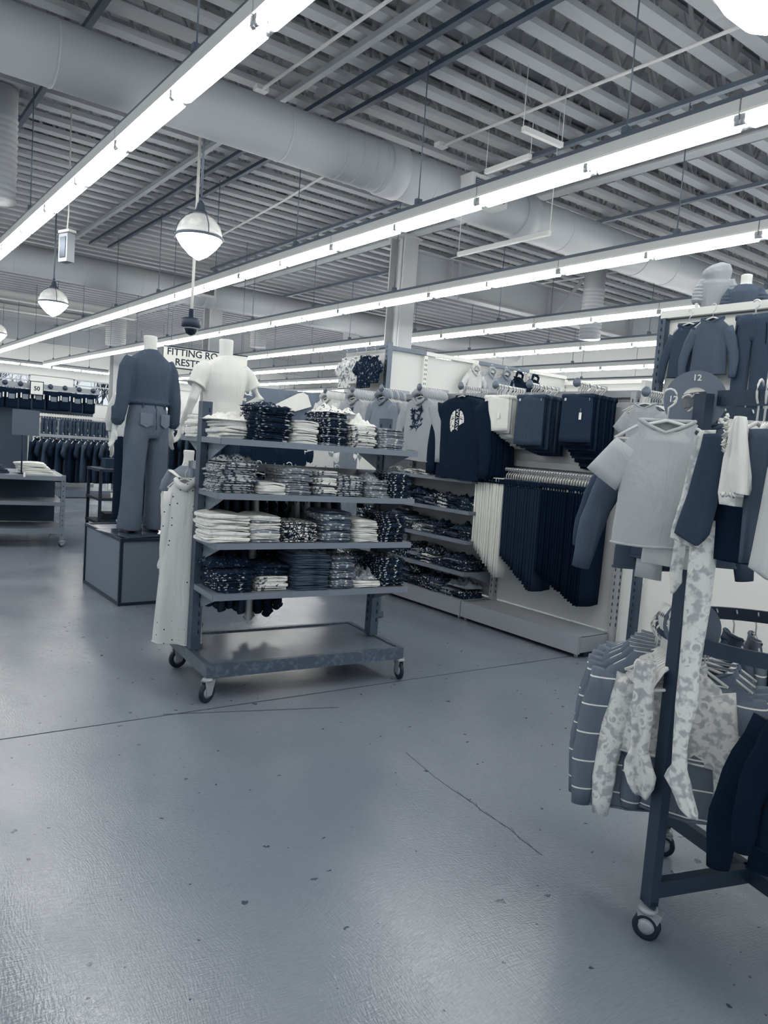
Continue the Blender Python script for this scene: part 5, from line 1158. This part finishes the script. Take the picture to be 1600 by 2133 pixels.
b = MB(); b.box((0, 0, .13), (.24, .02, .26)); obj('sign_frame', b, m_slot, s5); b = MB(); b.box((0, -.012, .13), (.21, .004, .23)); obj('sign_card', b, m_white, s5)
text_mesh('50', .11, .001, m_ink, 'lettering', s5, (0, -.016, .12), (PI / 2, 0, 0), bold=.003)
dk = thing('shoe_rack', 'dark open rack with small goods left of the sweater mannequin', 'rack', (2.88, 9.15, 0), 0)
for x in (-.30, .5):
    for y in (-.2, .3):
        b = MB(); b.box((x, y, .44), (.03, .03, .88)); obj('post', b, m_slot, dk)
for z in (.88, .54, .26):
    b = MB(); b.box((.1, .05, z), (.84, .54, .03)); obj('shelf', b, m_slot, dk)
for i, (x, y, z, m, sz) in enumerate(((-.12, -.1, .575, m_white, (.06, .03, .07)), (.0, -.08, .585, m_white, (.05, .03, .10)), (.1, -.1, .58, m_tag, (.07, .02, .09)), (-.1, .1, .31, m_slot, (.16, .3, .09)), (.12, .1, .31, m_black, (.16, .3, .09)), (-.08, .15, .95, C_CHAR, (.2, .2, .12)))):
    b = MB(); b.prism([(-sz[0] / 2, -sz[1] / 2), (sz[0] / 2, -sz[1] / 2), (sz[0] / 2 * .9, sz[1] / 2), (-sz[0] / 2 * .9, sz[1] / 2)], -sz[2] / 2, sz[2] / 2)
    tag(obj('boxed_item', b, m, None, (2.88 + x, 9.15 + y, z + (.0 if z > .5 else 0))), ['small white box at the left on the dark rack', 'upright white box on the dark rack', 'white carded item on the dark rack', 'black shoe box low on the dark rack', 'second black shoe box low on the dark rack', 'charcoal soft bundle on top of the dark rack'][i], 'box')

# far racks filling the middle distance behind the rolling rack
def far_rack(x, y, w_, mats, label, n, z=1.42, rz=0):
    t = thing('clothes_rack', label, 'clothes rack', (x, y, 0), rz)
    b = MB(); b.box((0, 0, z), (w_, .04, .04)); obj('rail', b, m_metal_l, t)
    for s in (-1, 1):
        b = MB(); b.box((s * w_ / 2, 0, z / 2), (.04, .04, z)); b.box((s * w_ / 2, 0, .03), (.05, .5, .05)); obj('end_leg', b, m_metal, t)
    T = Matrix.Translation((x, y, 0)) @ Matrix.Rotation(rz, 4, 'Z')
    for i in range(n):
        p = T @ Vector((-w_ / 2 + .08 + (w_ - .16) * i / (n - 1), -.01, z + .045))
        garment('hanging_shirt', '%s garment from the left on the %s' % (ordn(i), label), 'shirt', shirt_mesh(.40, .62, 'short' if i % 2 else 'long', seed=i % 4 + 300, n=16), mats[i % len(mats)], tuple(p), rz + 1.0, 'garments on the ' + label)
far_rack(4.6, 10.2, 1.5, [C_NAVY, C_CHAR, C_SLATE], 'rack behind the white tee mannequin', 14, 1.45)
far_rack(6.2, 13.2, 1.6, [C_CHAR, C_NAVY, C_GREY], 'distant rack before the dark banner', 14, 1.45)
far_rack(3.0, 11.6, 1.3, [C_NAVY, C_CHAR, C_SLATE], 'rack right of the sweater mannequin', 14, 1.2)
far_rack(6.0, 16.5, 2.0, [C_SLATE, C_DGREY, C_MGREY], 'far rack behind the trouser rack', 16, 1.5)
far_rack(8.6, 21.0, 2.5, [C_DGREY, C_LGREY, C_CHAR], 'very far rack near the middle column', 16, 1.5)
far_rack(5.2, 22.0, 2.5, [C_CHAR, C_DGREY, C_SLATE], 'very far rack near the windows', 16, 1.5)
far_rack(11.0, 9.0, 2.5, [C_DGREY, C_LGREY, C_CHAR], 'rack beyond the long white panels', 12, 1.9, PI / 2)

# bare trees outside the back windows
def bare_tree(label, x, y, seed):
    r = random.Random(seed); b = MB()
    def br(p, d, L, w_, k):
        q = p + d * L; b.tube([p, p.lerp(q, .5) + Vector((r.uniform(-.05, .05), 0, 0)), q], [w_, w_ * .8, w_ * .6], 5)
        if k:
            for _ in range(3): dd = (d + Vector((r.uniform(-.8, .8), r.uniform(-.4, .4), r.uniform(-.1, .6)))).normalized(); br(p.lerp(q, r.uniform(.5, 1)), dd, L * .72, w_ * .6, k - 1)
    br(Vector((0, 0, 0)), Vector((0, 0, 1)), 1.9, .09, 4)
    tag(obj('bare_tree', b, mat('bark', .30, .9), None, (x, y, 0)), label, 'tree')
for i, (x, y) in enumerate(((5.6, 38.5), (6.9, 38.2), (9.6, 38.4), (10.6, 38.0), (13.0, 38.4))):
    bare_tree(['bare tree outside the left back window', 'second bare tree outside the left back window', 'bare tree outside the middle back window', 'bare tree at the right of the middle back window', 'bare tree outside the right back window'][i], x, y, 5 + i)
